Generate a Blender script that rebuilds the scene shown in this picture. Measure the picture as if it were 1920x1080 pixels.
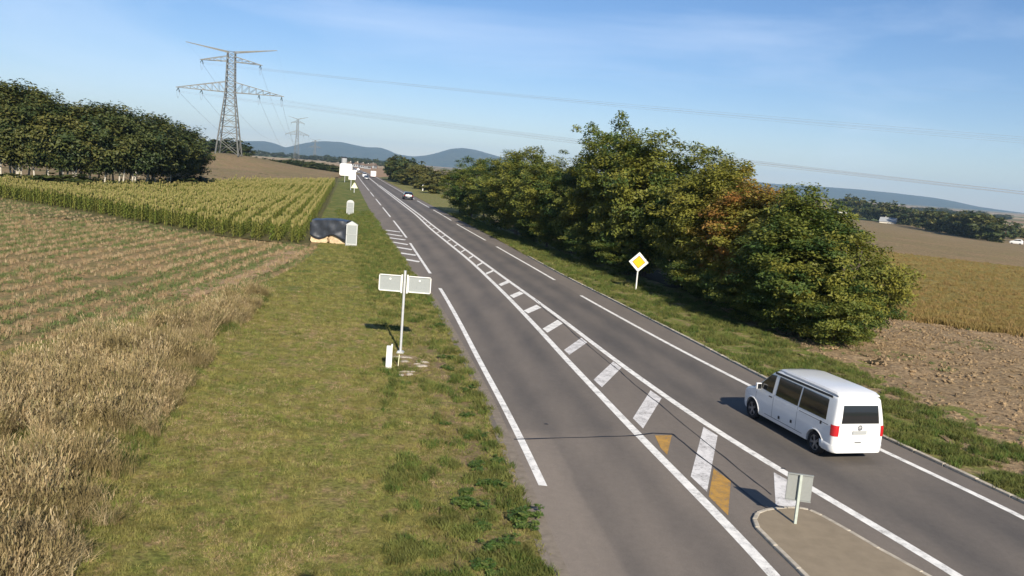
import bpy, bmesh, math, random
import numpy as np
from mathutils import Vector, Matrix, Euler
rng = np.random.default_rng(7); random.seed(7)
D = bpy.data; S = bpy.context.scene; COL = S.collection
for o in list(D.objects): D.objects.remove(o)

# ------------------------------------------------------------------ camera, sky, sun, exposure
F_PX, PITCH, ROLL, CAM_Z = 1560.0, math.radians(7.9), math.radians(4.5), 6.7
cam = D.objects.new('camera', D.cameras.new('camera')); COL.objects.link(cam); S.camera = cam
cam.data.sensor_width = 36; cam.data.lens = F_PX/1920*36
cam.data.clip_start = 0.2; cam.data.clip_end = 40000
_r0, _u0, _f0 = Vector((1,0,0)), Vector((0,math.sin(PITCH),math.cos(PITCH))), Vector((0,math.cos(PITCH),-math.sin(PITCH)))
_cx = _r0*math.cos(ROLL)+_u0*math.sin(ROLL); _cy = -_r0*math.sin(ROLL)+_u0*math.cos(ROLL)
_m = Matrix((_cx,_cy,-_f0)).transposed().to_4x4(); _m.translation = (0,0,CAM_Z); cam.matrix_world = _m

SUN = Vector((0.26,-0.966,0)).normalized()*math.cos(math.radians(29)); SUN.z = math.sin(math.radians(29))
W = D.worlds.new('World'); S.world = W; W.use_nodes = True
wn, wl = W.node_tree.nodes, W.node_tree.links; wn.clear()
sky = wn.new('ShaderNodeTexSky'); sky.sky_type = 'NISHITA'; sky.sun_disc = False
sky.sun_elevation = math.radians(29); sky.sun_rotation = math.atan2(SUN.x, SUN.y)
sky.altitude = 200; sky.air_density = 1.0; sky.dust_density = 0.1; sky.ozone_density = 3.0
tc = wn.new('ShaderNodeTexCoord'); mp = wn.new('ShaderNodeMapping'); mp.inputs['Scale'].default_value = (1.2,3.2,7.0)
mp.inputs['Rotation'].default_value = (0.15,0.1,0.5)
cn = wn.new('ShaderNodeTexNoise'); cn.inputs['Scale'].default_value = 1.6; cn.inputs['Detail'].default_value = 7; cn.inputs['Roughness'].default_value = 0.55
cn.inputs['Distortion'].default_value = 0.5
cr = wn.new('ShaderNodeValToRGB'); cr.color_ramp.elements[0].position = 0.46; cr.color_ramp.elements[1].position = 0.86
cr.color_ramp.elements[0].color = (0,0,0,1); cr.color_ramp.elements[1].color = (0.42,0.42,0.42,1)
cm = wn.new('ShaderNodeMixRGB'); cm.inputs['Color2'].default_value = (9.5,10.6,12.5,1)
gam = wn.new('ShaderNodeHueSaturation'); gam.inputs['Saturation'].default_value = 1.18; gam.inputs['Value'].default_value = 1.0
bg = wn.new('ShaderNodeBackground'); bg.inputs['Strength'].default_value = 0.060; wo = wn.new('ShaderNodeOutputWorld')
wl.new(tc.outputs['Generated'], mp.inputs['Vector']); wl.new(mp.outputs[0], cn.inputs['Vector']); wl.new(cn.outputs['Fac'], cr.inputs['Fac'])
wl.new(cr.outputs['Color'], cm.inputs['Fac']); wl.new(sky.outputs[0], gam.inputs['Color']); tint = wn.new('ShaderNodeMixRGB'); tint.blend_type='MULTIPLY'; tint.inputs['Fac'].default_value=1; tint.inputs['Color2'].default_value=(1.0,.97,1.10,1); wl.new(gam.outputs[0], tint.inputs['Color1']); wl.new(tint.outputs[0], cm.inputs['Color1'])
wl.new(cm.outputs[0], bg.inputs[0]); wl.new(bg.outputs[0], wo.inputs['Surface'])
sl = D.lights.new('sun', 'SUN'); sl.energy = 4.3; sl.angle = math.radians(0.53); sl.color = (1.0,0.91,0.77)
so = D.objects.new('sun', sl); COL.objects.link(so); so.rotation_euler = SUN.to_track_quat('Z','Y').to_euler(); so.location = (20,-60,60)
S.view_settings.view_transform = 'Standard'; S.view_settings.look = 'None'; S.view_settings.exposure = 0.78; S.view_settings.gamma = 1
S.view_settings.use_curve_mapping = False
S.render.engine = 'CYCLES'; S.cycles.max_bounces = 6; S.cycles.diffuse_bounces = 3; S.cycles.glossy_bounces = 3
S.cycles.transmission_bounces = 3; S.cycles.transparent_max_bounces = 6; S.cycles.volume_bounces = 0; S.cycles.use_denoising = True

# ------------------------------------------------------------------ helpers
def tag(o, label=None, cat=None, group=None, kind=None):
    if label: o['label'] = label
    if cat: o['category'] = cat
    if group: o['group'] = group
    if kind: o['kind'] = kind
    return o
def link(o, parent=None):
    COL.objects.link(o)
    if parent is not None: o.parent = parent
    return o
def empty(name, loc, rz=0, label=None, cat=None, group=None):
    o = D.objects.new(name, None); o.location = loc; o.rotation_euler = (0,0,rz); o.empty_display_size = 0.2
    return tag(link(o), label, cat, group)
def mesh_np(name, V, Fq, mat, smooth=False):
    """fast mesh from numpy arrays, faces all of one size"""
    V = np.asarray(V, np.float32); Fq = np.asarray(Fq, np.int32); n = Fq.shape[1]
    me = D.meshes.new(name); me.vertices.add(len(V)); me.vertices.foreach_set('co', V.ravel())
    me.loops.add(Fq.size); me.loops.foreach_set('vertex_index', Fq.ravel())
    me.polygons.add(len(Fq)); me.polygons.foreach_set('loop_start', np.arange(0,Fq.size,n,dtype=np.int32))
    me.polygons.foreach_set('loop_total', np.full(len(Fq), n, np.int32))
    if smooth: me.polygons.foreach_set('use_smooth', np.ones(len(Fq), bool))
    me.update(calc_edges=True)
    if mat: me.materials.append(mat)
    return me
class MB:
    def __init__(s): s.v = []; s.f = []
    def add(s, vs, fs):
        n = len(s.v); s.v += [tuple(v) for v in vs]; s.f += [tuple(i+n for i in f) for f in fs]; return s
    def box(s, c, d, rz=0, M=None, taper=1.0):
        x,y,z = d[0]/2,d[1]/2,d[2]/2
        vs = [Vector((a*x*(taper if k>0 else 1),b*y*(taper if k>0 else 1),k*z)) for k in (-1,1) for a,b in ((-1,-1),(1,-1),(1,1),(-1,1))]
        R = Matrix.Rotation(rz,3,'Z') if M is None else M
        vs = [R@v+Vector(c) for v in vs]
        return s.add(vs, [(3,2,1,0),(4,5,6,7),(0,1,5,4),(1,2,6,5),(2,3,7,6),(3,0,4,7)])
    def tube(s, a, b, ra, rb=None, n=8, cap=True):
        a, b = Vector(a), Vector(b); rb = ra if rb is None else rb
        q = (b-a).to_track_quat('Z','Y').to_matrix(); vs = []
        for p,r in ((a,ra),(b,rb)):
            for i in range(n):
                t = 2*math.pi*i/n+math.pi/n; vs.append(p+q@Vector((r*math.cos(t),r*math.sin(t),0)))
        fs = [(i,(i+1)%n,n+(i+1)%n,n+i) for i in range(n)]
        if cap: fs += [tuple(reversed(range(n))), tuple(range(n,2*n))]
        return s.add(vs, fs)
    def prism(s, poly, z0, z1):
        n = len(poly); vs = [(p[0],p[1],z0) for p in poly]+[(p[0],p[1],z1) for p in poly]
        return s.add(vs, [tuple(reversed(range(n))), tuple(range(n,2*n))]+[(i,(i+1)%n,n+(i+1)%n,n+i) for i in range(n)])
    def lathe(s, prof, n=20, axis='Z', c=(0,0,0)):
        vs = []; m = len(prof)
        for i in range(n):
            t = 2*math.pi*i/n
            for r,h in prof:
                p = (r*math.cos(t), r*math.sin(t), h) if axis=='Z' else (h, r*math.cos(t), r*math.sin(t))
                vs.append((p[0]+c[0],p[1]+c[1],p[2]+c[2]))
        fs = [(i*m+j, ((i+1)%n)*m+j, ((i+1)%n)*m+j+1, i*m+j+1) for i in range(n) for j in range(m-1)]
        return s.add(vs, fs)
    def grid(s, P):
        """P[i][j] points"""
        ni, nj = len(P), len(P[0]); vs = [p for r in P for p in r]
        return s.add(vs, [(i*nj+j, i*nj+j+1, (i+1)*nj+j+1, (i+1)*nj+j) for i in range(ni-1) for j in range(nj-1)])
    def mesh(s, name, mat, smooth=None, bevel=0):
        me = D.meshes.new(name); me.from_pydata(s.v, [], s.f)
        bm = bmesh.new(); bm.from_mesh(me)
        if bevel:
            bmesh.ops.bevel(bm, geom=[e for e in bm.edges if len(e.link_faces)==2 and e.calc_face_angle(0)>0.6], offset=bevel, segments=2, affect='EDGES', profile=0.5)
        bmesh.ops.recalc_face_normals(bm, faces=bm.faces); bm.to_mesh(me); bm.free()
        if mat: me.materials.append(mat)
        if smooth is not None:
            me.polygons.foreach_set('use_smooth', np.ones(len(me.polygons), bool)); me.set_sharp_from_angle(angle=math.radians(smooth))
        me.update(); return me
    def build(s, name, mat, parent=None, smooth=None, bevel=0, loc=None):
        o = D.objects.new(name, s.mesh(name, mat, smooth, bevel))
        if loc is not None: o.location = loc
        return link(o, parent)
def obj(name, me, parent=None, loc=(0,0,0), rot=(0,0,0), scale=None):
    o = D.objects.new(name, me); o.location = loc; o.rotation_euler = rot
    if scale is not None: o.scale = scale
    return link(o, parent)
def copy_tree(o, parent=None):
    c = o.copy(); COL.objects.link(c); c.parent = parent
    for ch in o.children: copy_tree(ch, c)
    return c

def sm(t): t = np.clip(t,0,1); return t*t*(3-2*t)
def vnoise(x, y, seed=0):
    """cheap value noise, numpy"""
    xi, yi = np.floor(x), np.floor(y); fx, fy = sm(x-xi), sm(y-yi)
    def h(a,b):
        v = np.sin(a*127.1+b*311.7+seed*74.7)*43758.5453; return v-np.floor(v)
    return (h(xi,yi)*(1-fx)+h(xi+1,yi)*fx)*(1-fy)+(h(xi,yi+1)*(1-fx)+h(xi+1,yi+1)*fx)*fy
def H(x, y):
    """height of the land"""
    x = np.asarray(x, float); y = np.asarray(y, float)
    sx = np.where(x>-112, 28.0, 90.0)
    z = 5.3*np.exp(-((x+112)/sx)**2-((y-308)/62)**2)
    z = z-8*sm((x-40)/200)*sm((y+50)/60) - 14*sm((x-220)/120)*sm((300-y)/150)
    z = z+6*sm((y-1400)/4500)*1.0
    z = z+0.5*(vnoise(x/70,y/70,3)-.5)*sm((np.hypot(x,y)-150)/100)*sm((np.abs(x+.21*y-10)-14)/40)
    return z
def h1(x,y): return float(H(x,y))
def ray(px,py):
    v = _cx*((px-960)/F_PX)+_cy*(-(py-540)/F_PX)+_f0; return v
def at(px,py,Y):
    """the point seen at that place of the photograph at distance Y ahead"""
    v = ray(px,py); t = Y/v.y; return Vector((v.x*t, Y, CAM_Z+v.z*t))

# ------------------------------------------------------------------ materials
def new_mat(name, rough=0.9, spec=0.3):
    m = D.materials.new(name); m.use_nodes = True; b = m.node_tree.nodes['Principled BSDF']
    b.inputs['Roughness'].default_value = rough
    b.inputs['Specular IOR Level'].default_value = spec
    return m, m.node_tree.nodes, m.node_tree.links, b
def noise(n, l, scale, detail=4, rough=.6, coord=None, dist=0, dims=None):
    t = n.new('ShaderNodeTexNoise'); t.inputs['Scale'].default_value = scale; t.inputs['Detail'].default_value = detail
    t.inputs['Roughness'].default_value = rough; t.inputs['Distortion'].default_value = dist
    if coord is not None: l.new(coord, t.inputs['Vector'])
    return t.outputs['Fac']
def ramp(n, l, fac, a, b, ca=(0,0,0,1), cb=(1,1,1,1)):
    r = n.new('ShaderNodeValToRGB'); r.color_ramp.elements[0].position = a; r.color_ramp.elements[1].position = b
    r.color_ramp.elements[0].color = ca; r.color_ramp.elements[1].color = cb; l.new(fac, r.inputs['Fac']); return r.outputs['Color']
def mix(n, l, fac, c1, c2, mode='MIX'):
    x = n.new('ShaderNodeMixRGB'); x.blend_type = mode
    for k,v in (('Fac',fac),('Color1',c1),('Color2',c2)):
        if isinstance(v,(int,float)): x.inputs[k].default_value = v
        elif isinstance(v,tuple): x.inputs[k].default_value = v if len(v)==4 else v+(1,)
        else: l.new(v, x.inputs[k])
    return x.outputs[0]
def objcoord(n, l, scale=(1,1,1), rot=(0,0,0), loc=(0,0,0)):
    c = n.new('ShaderNodeNewGeometry'); m = n.new('ShaderNodeMapping'); m.inputs['Scale'].default_value = scale
    m.inputs['Rotation'].default_value = rot; m.inputs['Location'].default_value = loc
    l.new(c.outputs['Position'], m.inputs['Vector']); return m.outputs[0]
def bump(n, l, b, h, strength=.4, dist=.02):
    bp = n.new('ShaderNodeBump'); bp.inputs['Strength'].default_value = strength; bp.inputs['Distance'].default_value = dist
    l.new(h, bp.inputs['Height']); l.new(bp.outputs[0], b.inputs['Normal'])
def simple(name, col, rough=.6, spec=.4, metal=0, var=.12, scale=8, bmp=0):
    m,n,l,b = new_mat(name, rough, spec); b.inputs['Metallic'].default_value = metal
    f = noise(n,l,scale,4,.6,objcoord(n,l))
    lo = tuple(c*(1-var) for c in col); hi = tuple(min(1,c*(1+var)) for c in col)
    l.new(mix(n,l,ramp(n,l,f,.3,.7),lo,hi), b.inputs['Base Color'])
    if bmp: bump(n,l,b,f,bmp,.01)
    return m
def soil(name, c1, c2, c3, s1=.15, s2=1.2, s3=9, rows=None, rough=.95, bmp=.6, bd=.05, thr=(.45,.62)):
    """ground cover: two large tones, patches of a third, fine speckle"""
    m,n,l,b = new_mat(name, rough, .1); co = objcoord(n,l)
    base = mix(n,l,ramp(n,l,noise(n,l,s1,4,.6,co),.38,.62),c1,c2)
    base = mix(n,l,ramp(n,l,noise(n,l,s2,5,.65,co),thr[0],thr[1]),base,c3)
    fine = noise(n,l,s3,6,.75,co)
    sp = ramp(n,l,fine,.30,.70,(.35,.35,.35,1),(1.6,1.6,1.6,1)); base = mix(n,l,1.0,base,sp,'MULTIPLY')
    hh = fine
    if rows:
        sc, ang, strn, colr = rows
        w = n.new('ShaderNodeTexWave'); w.wave_type='BANDS'; w.bands_direction='X'; w.inputs['Scale'].default_value = sc
        w.inputs['Distortion'].default_value = 1.6; w.inputs['Detail'].default_value = 3; w.inputs['Detail Scale'].default_value = 1.5
        l.new(objcoord(n,l,rot=(0,0,ang)), w.inputs['Vector'])
        base = mix(n,l,mix(n,l,1.0,ramp(n,l,w.outputs['Fac'],.45,.9,(0,0,0,1),(strn,)*3+(1,)),ramp(n,l,noise(n,l,1.3,3,.6,co),.35,.6),'MULTIPLY'),base,colr)
    l.new(base, b.inputs['Base Color']); bump(n,l,b,hh,bmp,bd); return m

M = {}
M['lawn'] = soil('mown_grass', (.150,.168,.038), (.235,.205,.062), (.310,.225,.105), .35, 1.7, 8, thr=(.48,.64), bmp=1, bd=.06)
_n,_l = M['lawn'].node_tree.nodes, M['lawn'].node_tree.links; _b = _n['Principled BSDF']; _src = _b.inputs['Base Color'].links[0].from_socket
_a1 = _n.new('ShaderNodeAttribute'); _a1.attribute_name = 'tone'; _co = objcoord(_n,_l)
_f = noise(_n,_l,16,5,.75,_co); _sp = ramp(_n,_l,_f,.3,.72,(.55,.55,.55,1),(1.45,1.45,1.45,1))
_soil = mix(_n,_l,1.0,(.215,.150,.092,1),_sp,'MULTIPLY'); _lush = mix(_n,_l,1.0,(.085,.120,.026,1),_sp,'MULTIPLY')
_sub = _n.new('ShaderNodeMath'); _sub.operation='MULTIPLY'; _l.new(_a1.outputs['Fac'],_sub.inputs[0]); _sub.inputs[1].default_value=-1
_lf = mix(_n,_l,1.0,ramp(_n,_l,_sub.outputs[0],0,1),ramp(_n,_l,noise(_n,_l,.5,4,.6,_co),.3,.6),'MULTIPLY')
_sf = mix(_n,_l,1.0,ramp(_n,_l,_a1.outputs['Fac'],0,1),ramp(_n,_l,noise(_n,_l,1.1,5,.7,_co),.36,.56),'MULTIPLY')
_l.new(mix(_n,_l,_sf,mix(_n,_l,_lf,_src,_lush),_soil), _b.inputs['Base Color'])
M['verge_r'] = soil('verge_grass', (.130,.160,.036), (.185,.180,.052), (.27,.200,.110), .5, 1.9, 11, thr=(.47,.62))
M['soil_stub'] = soil('stubble_soil', (.315,.215,.108), (.265,.185,.090), (.200,.165,.068), .12, .9, 7, rows=(.21,.03,.9,(.150,.145,.060)), thr=(.47,.62), bmp=.9, bd=.08)
M['plough'] = soil('ploughed_soil', (.330,.232,.132), (.280,.200,.112), (.370,.275,.165), .25, 1.6, 5, bmp=1.0, bd=.12, thr=(.5,.7))
M['corn_soil'] = soil('corn_soil', (.10,.085,.04), (.12,.10,.045), (.09,.10,.03), .3, 1.6, 8)
M['brownfield'] = soil('bare_field', (.250,.175,.095), (.205,.155,.080), (.19,.165,.07), .05, .25, 2.5, thr=(.5,.68))
M['crop_soil'] = soil('ripe_crop', (.265,.200,.062), (.230,.185,.060), (.190,.165,.052), .06, .5, 5, thr=(.5,.7), bmp=1, bd=.15)
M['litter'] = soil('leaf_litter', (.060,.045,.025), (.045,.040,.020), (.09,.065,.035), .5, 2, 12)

# far fields: patchwork
m,n,l,b = new_mat('distant_fields', .95, .1)
co = objcoord(n,l,(.0030,.0014,1),(0,0,.35)); v = n.new('ShaderNodeTexVoronoi'); v.inputs['Scale'].default_value = 1.0; l.new(co, v.inputs['Vector'])
sepv = n.new('ShaderNodeSeparateColor'); l.new(v.outputs['Color'], sepv.inputs[0])
r = n.new('ShaderNodeValToRGB'); cre = r.color_ramp; cre.interpolation='CONSTANT'
cols = [(0,(.17,.14,.055)),(.2,(.30,.20,.12)),(.38,(.10,.125,.04)),(.55,(.36,.27,.16)),(.72,(.13,.13,.05)),(.86,(.26,.19,.10))]
cre.elements[0].position=0; cre.elements[0].color=cols[0][1]+(1,); cre.elements[1].position=cols[1][0]; cre.elements[1].color=cols[1][1]+(1,)
for p_,c_ in cols[2:]:
    e_ = cre.elements.new(p_); e_.color = c_+(1,)
l.new(sepv.outputs[0], r.inputs['Fac'])
sp = ramp(n,l,noise(n,l,.25,6,.7,objcoord(n,l)),.3,.7,(.75,.75,.75,1),(1.2,1.2,1.2,1))
l.new(mix(n,l,1.0,r.outputs['Color'],sp,'MULTIPLY'), b.inputs['Base Color']); M['far'] = m
M['hill'] = soil('forest_hill', (.030,.042,.020), (.040,.052,.022), (.055,.060,.03), .0015, .006, .03, bmp=.3, bd=5)

# asphalt with worn tracks (attribute tone: 0 dark bound track, 1 pale dusty)
m,n,l,b = new_mat('asphalt', .88, .25); a = n.new('ShaderNodeAttribute'); a.attribute_name = 'tone'; co = objcoord(n,l)
f1 = noise(n,l,.8,5,.6,objcoord(n,l,(1,.25,1),(0,0,-.1)))
t = n.new('ShaderNodeMath'); t.operation='ADD'; l.new(a.outputs['Fac'], t.inputs[0])
t2 = n.new('ShaderNodeMath'); t2.operation='MULTIPLY_ADD'; t2.inputs[1].default_value=.85; t2.inputs[2].default_value=-.42; l.new(f1,t2.inputs[0]); l.new(t2.outputs[0],t.inputs[1])
base = ramp(n,l,t.outputs[0],0,1,(.100,.090,.081,1),(.232,.195,.158,1))
fi = noise(n,l,60,3,.8,co); base = mix(n,l,1.0,base,ramp(n,l,fi,.3,.7,(.82,.82,.82,1),(1.18,1.18,1.18,1)),'MULTIPLY')
mid = noise(n,l,5,4,.7,co); base = mix(n,l,1.0,base,ramp(n,l,mid,.3,.75,(.93,.93,.93,1),(1.06,1.06,1.06,1)),'MULTIPLY')
l.new(base, b.inputs['Base Color']); bump(n,l,b,fi,.25,.006); M['asphalt'] = m
# road paint with wear
def paint(name, col, wear, ws=3.0):
    m,n,l,b = new_mat(name, .6, .35); co = objcoord(n,l,(1,1,1),(0,0,.3))
    g = noise(n,l,ws,6,.75,co); g2 = noise(n,l,ws*9,4,.7,co)
    c = mix(n,l,ramp(n,l,g,.42,.62),col,tuple(x*.72 for x in col))
    c = mix(n,l,mix(n,l,1.0,ramp(n,l,g2,.51,.64),ramp(n,l,g,wear,wear+.14),'MULTIPLY'),c,(.19,.165,.14))
    l.new(c,b.inputs['Base Color']); bump(n,l,b,g2,.1,.003); return m
M['white_paint'] = paint('white_road_paint', (.88,.85,.78), .50)
M['grey_paint'] = paint('weathered_white_paint', (.76,.73,.69), .44, 2.2)
M['yellow_paint'] = paint('worn_yellow_paint', (.50,.28,.06), .42, 2.2)
M['tar'] = simple('tar_seam', (.018,.018,.020), .5, .4, var=.3)
M['kerb'] = simple('kerb_concrete', (.44,.39,.31), .9, .2, var=.25, scale=6, bmp=.3)
M['gutter'] = simple('gutter_concrete', (.225,.190,.150), .95, .1, var=.18, scale=5, bmp=.3)
M['island_top'] = simple('island_surface', (.265,.215,.150), .95, .1, var=.10, scale=3, bmp=.2)
M['galv'] = simple('galvanised_steel', (.56,.57,.57), .5, .4, .3, var=.07, scale=10)
M['grey_back'] = simple('grey_sign_back', (.30,.32,.31), .6, .3, 0, var=.05, scale=20)
M['grey_dark'] = simple('grey_panel_back', (.25,.26,.245), .6, .3, 0, var=.05, scale=20)
M['post_green'] = simple('weathered_post', (.42,.46,.40), .6, .3, 0, var=.1, scale=10)
M['white_obj'] = simple('white_plastic', (.78,.77,.72), .5, .4, var=.04)
M['light_grey'] = simple('light_grey_metal', (.52,.53,.51), .6, .3, var=.08, scale=4)
M['yellow'] = simple('sign_yellow', (.85,.45,.01), .4, .4, var=.03)
M['black'] = simple('black_trim', (.02,.02,.022), .45, .4, var=.1)
M['paleyellow'] = simple('faded_yellow_back', (.80,.78,.52), .6, .3, var=.05)
M['bark'] = simple('bark', (.13,.105,.08), .95, .1, var=.35, scale=9, bmp=.6)
M['pale_bark'] = simple('pale_bark', (.50,.46,.38), .9, .15, var=.3, scale=4, bmp=.4)
M['pylon'] = simple('pylon_steel', (.18,.18,.165), .6, .4, .2, var=.12, scale=.8)
M['wire'] = simple('aluminium_cable', (.30,.31,.33), .5, .4, .3, var=.05)
M['glass_ins'] = simple('insulator_glass', (.10,.14,.14), .2, .6)
M['stone'] = simple('loose_stone', (.34,.30,.25), .95, .1, var=.3, scale=9, bmp=.4)
M['straw'] = simple('straw', (.60,.45,.28), .95, .1, var=.3, scale=7, bmp=.8)
M['tarp'] = simple('black_plastic_sheet', (.030,.035,.045), .38, .5, var=.3, scale=3)
M['concrete'] = simple('silo_concrete', (.33,.34,.34), .9, .2, var=.1, scale=.5)
M['wall'] = simple('rendered_wall', (.62,.58,.50), .9, .2, var=.08, scale=1)
M['tiles'] = simple('roof_tiles', (.24,.10,.065), .9, .2, var=.2, scale=1.5)
M['tiles_dull'] = simple('weathered_tiles', (.16,.12,.09), .9, .2, var=.2, scale=1.5)
M['tiles_grey'] = simple('pale_roof', (.60,.58,.52), .8, .2, var=.1, scale=1)
M['rubber'] = simple('tyre_rubber', (.022,.022,.023), .8, .2, var=.15)
M['alloy'] = simple('alloy_rim', (.34,.34,.35), .35, .5, .7, var=.05)
M['blue'] = simple('blue_band', (.03,.08,.35), .5, .4)
M['plate'] = simple('number_plate', (.36,.37,.36), .5, .4, var=.03)
def carpaint(name, col, rough=.28):
    m,n,l,b = new_mat(name, rough, .5); b.inputs['Coat Weight'].default_value = .6; b.inputs['Coat Roughness'].default_value = .08
    f = noise(n,l,2.5,4,.6,objcoord(n,l)); l.new(mix(n,l,ramp(n,l,f,.3,.8),col,tuple(c*.93 for c in col)), b.inputs['Base Color']); return m
M['van_white'] = carpaint('van_white_paint', (.78,.78,.76)); M['car_black'] = carpaint('dark_car_paint', (.018,.020,.026), .2)
M['car_white'] = carpaint('white_car_paint', (.74,.74,.73)); M['car_grey'] = carpaint('grey_car_paint', (.10,.11,.12))
m,n,l,b = new_mat('dark_window_glass', .06, .6); b.inputs['Base Color'].default_value = (.012,.014,.017,1); b.inputs['Coat Weight'].default_value=.5; M['glass'] = m
m,n,l,b = new_mat('tail_light_red', .2, .6); b.inputs['Base Color'].default_value = (.45,.015,.02,1); M['red'] = m

# leaves; object property tint: 0 green, 1 olive/yellow, 2 rust; attribute shade: leaf colour of the spray it grows on
def leaf_mat(name, green, green2, olive, rust, trans=.25):
    m,n,l,b = new_mat(name, .55, .25)
    a = n.new('ShaderNodeAttribute'); a.attribute_name='spray'
    tnt = n.new('ShaderNodeAttribute'); tnt.attribute_type='OBJECT'; tnt.attribute_name='tint'
    c = mix(n,l,a.outputs['Fac'],green,green2)
    ad = n.new('ShaderNodeMath'); ad.operation='MULTIPLY_ADD'; l.new(a.outputs['Fac'],ad.inputs[0]); ad.inputs[1].default_value=.9; l.new(tnt.outputs['Fac'],ad.inputs[2])
    c = mix(n,l,ramp(n,l,ad.outputs[0],.45,1.5) if False else ramp_s(n,l,ad.outputs[0],.5,1.5),c,olive)
    c = mix(n,l,ramp_s(n,l,ad.outputs[0],1.6,2.7),c,rust)
    l.new(c,b.inputs['Base Color'])
    tr = n.new('ShaderNodeBsdfTranslucent'); l.new(mix(n,l,1.0,c,(1.2,1.25,.6),'MULTIPLY'), tr.inputs['Color'])
    ms = n.new('ShaderNodeMixShader'); ms.inputs[0].default_value = trans; l.new(b.outputs[0],ms.inputs[1]); l.new(tr.outputs[0],ms.inputs[2])
    l.new(ms.outputs[0], n['Material Output'].inputs['Surface']); return m
def ramp_s(n,l,v,a,b):
    mr = n.new('ShaderNodeMapRange'); mr.interpolation_type='SMOOTHSTEP'; mr.inputs['From Min'].default_value=a; mr.inputs['From Max'].default_value=b
    l.new(v, mr.inputs['Value']); return mr.outputs[0]
M['leaf'] = leaf_mat('hedge_leaves', (.040,.078,.020), (.100,.145,.030), (.205,.200,.034), (.340,.150,.045))
M['leaf_far'] = leaf_mat('wood_leaves', (.030,.052,.018), (.082,.102,.028), (.140,.130,.034), (.16,.10,.05), .2)
M['weed'] = leaf_mat('weed_leaves', (.060,.115,.025), (.105,.160,.035), (.20,.20,.05), (.3,.2,.08))
def blade_mat(name, cols, rough=.7, trans=.2, patchy=None):
    m,n,l,b = new_mat(name, rough, .2); oi = n.new('ShaderNodeObjectInfo')
    r = n.new('ShaderNodeValToRGB'); e = r.color_ramp.elements; e[0].color = cols[0]+(1,); e[1].color = cols[-1]+(1,)
    for i,c in enumerate(cols[1:-1]):
        x = e.new((i+1)/(len(cols)-1)); x.color = c+(1,)
    l.new(oi.outputs['Random'], r.inputs['Fac']); colr = r.outputs['Color']
    if patchy:   # kinds of growth change from place to place
        pc = objcoord(n,l); colr = mix(n,l,ramp(n,l,noise(n,l,.9,4,.6,pc),.44,.60),colr,patchy)
        colr = mix(n,l,1.0,colr,ramp(n,l,noise(n,l,2.2,4,.6,pc),.32,.68,(.55,.55,.55,1),(1.35,1.35,1.35,1)),'MULTIPLY')
    l.new(colr, b.inputs['Base Color'])
    tr = n.new('ShaderNodeBsdfTranslucent'); l.new(colr, tr.inputs['Color'])
    ms = n.new('ShaderNodeMixShader'); ms.inputs[0].default_value = trans; l.new(b.outputs[0],ms.inputs[1]); l.new(tr.outputs[0],ms.inputs[2])
    l.new(ms.outputs[0], n['Material Output'].inputs['Surface']); return m
M['blade'] = blade_mat('grass_blades', [(.130,.175,.030),(.195,.200,.048),(.31,.26,.11),(.150,.180,.036),(.24,.205,.075)], patchy=(.24,.215,.065))
M['blade_g'] = blade_mat('green_grass_blades', [(.065,.115,.022),(.105,.140,.030),(.170,.165,.045)], patchy=(.14,.15,.04))
M['dry'] = blade_mat('dry_grass_blades', [(.36,.26,.13),(.48,.365,.20),(.25,.185,.085),(.60,.48,.29),(.16,.15,.05),(.40,.295,.155)], patchy=(.25,.195,.085))
M['stub'] = blade_mat('stubble_straw', [(.40,.28,.15),(.30,.21,.11),(.50,.38,.23),(.24,.19,.08)])
M['corn_leaf'] = blade_mat('corn_leaves', [(.150,.205,.032),(.20,.225,.042),(.25,.235,.055),(.165,.21,.034)], trans=.3)
M['tassel'] = blade_mat('corn_tassels', [(.33,.29,.10),(.26,.25,.075),(.40,.32,.13)])
M['weed_g'] = blade_mat('field_weed_leaves', [(.095,.140,.040),(.135,.160,.055),(.18,.18,.075)])
M['soy'] = blade_mat('ripe_crop_plants', [(.28,.20,.065),(.25,.185,.06),(.32,.21,.085),(.20,.175,.055)])

# ------------------------------------------------------------------ lines of the road, as x against distance y
def line(keys, a, s=-.212):
    ys = [k[0] for k in keys]; xs = [k[1] for k in keys]
    for y in (110,130,160,200,250,300,350): ys.append(y); xs.append(a+s*y)
    for y in (450,600,900,1300): ys.append(y); xs.append(a+s*350-.225*(y-350))
    g = np.linspace(math.log(ys[0]+40), math.log(1340), 900); yy = np.exp(g)-40
    v = np.interp(yy, ys, xs); k = np.exp(-.5*(np.arange(-18,19)/7.)**2); k /= k.sum()
    vp = np.concatenate([v[0]+(v[1]-v[0])*np.arange(-18,0), v, v[-1]+(v[-1]-v[-2])*np.arange(1,19)])
    v = np.convolve(vp, k, 'valid'); return lambda y: np.interp(y, yy, v)
XG = line([(-30,5.6),(0,2.75),(10,1.62),(13.5,1.11),(17,.56),(19.45,.2),(22.3,-.21),(25.2,-.72),(28.5,-1.36),(32.45,-2.15),(40.3,-3.65),(46,-4.9),(52.2,-6.36),(57,-7.4),(70.9,-10.5),(84.8,-13.63)], 4.15)
XEL = line([(-30,6.3),(0,3.5),(10,2.12),(17.35,1.02),(19.2,.74),(22,.28),(24.5,-.15),(28.2,-.84),(33.5,-1.74),(38.1,-2.54),(45.8,-3.96),(51.9,-5.19),(71.2,-9.02),(76.15,-9.97),(97.5,-14.44)], 6.22)
XCL = line([(-30,9.0),(0,6.5),(10,5.5),(14,5.05),(15.3,4.87),(17.9,4.36),(19.7,4.02),(22.2,3.57),(25.95,2.95),(29.7,2.28),(35.4,1.40),(40.6,.50),(44.7,-.18),(51.9,-1.52),(60.8,-3.17),(73.7,-5.92),(90.4,-9.45)], 10.15)
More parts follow.
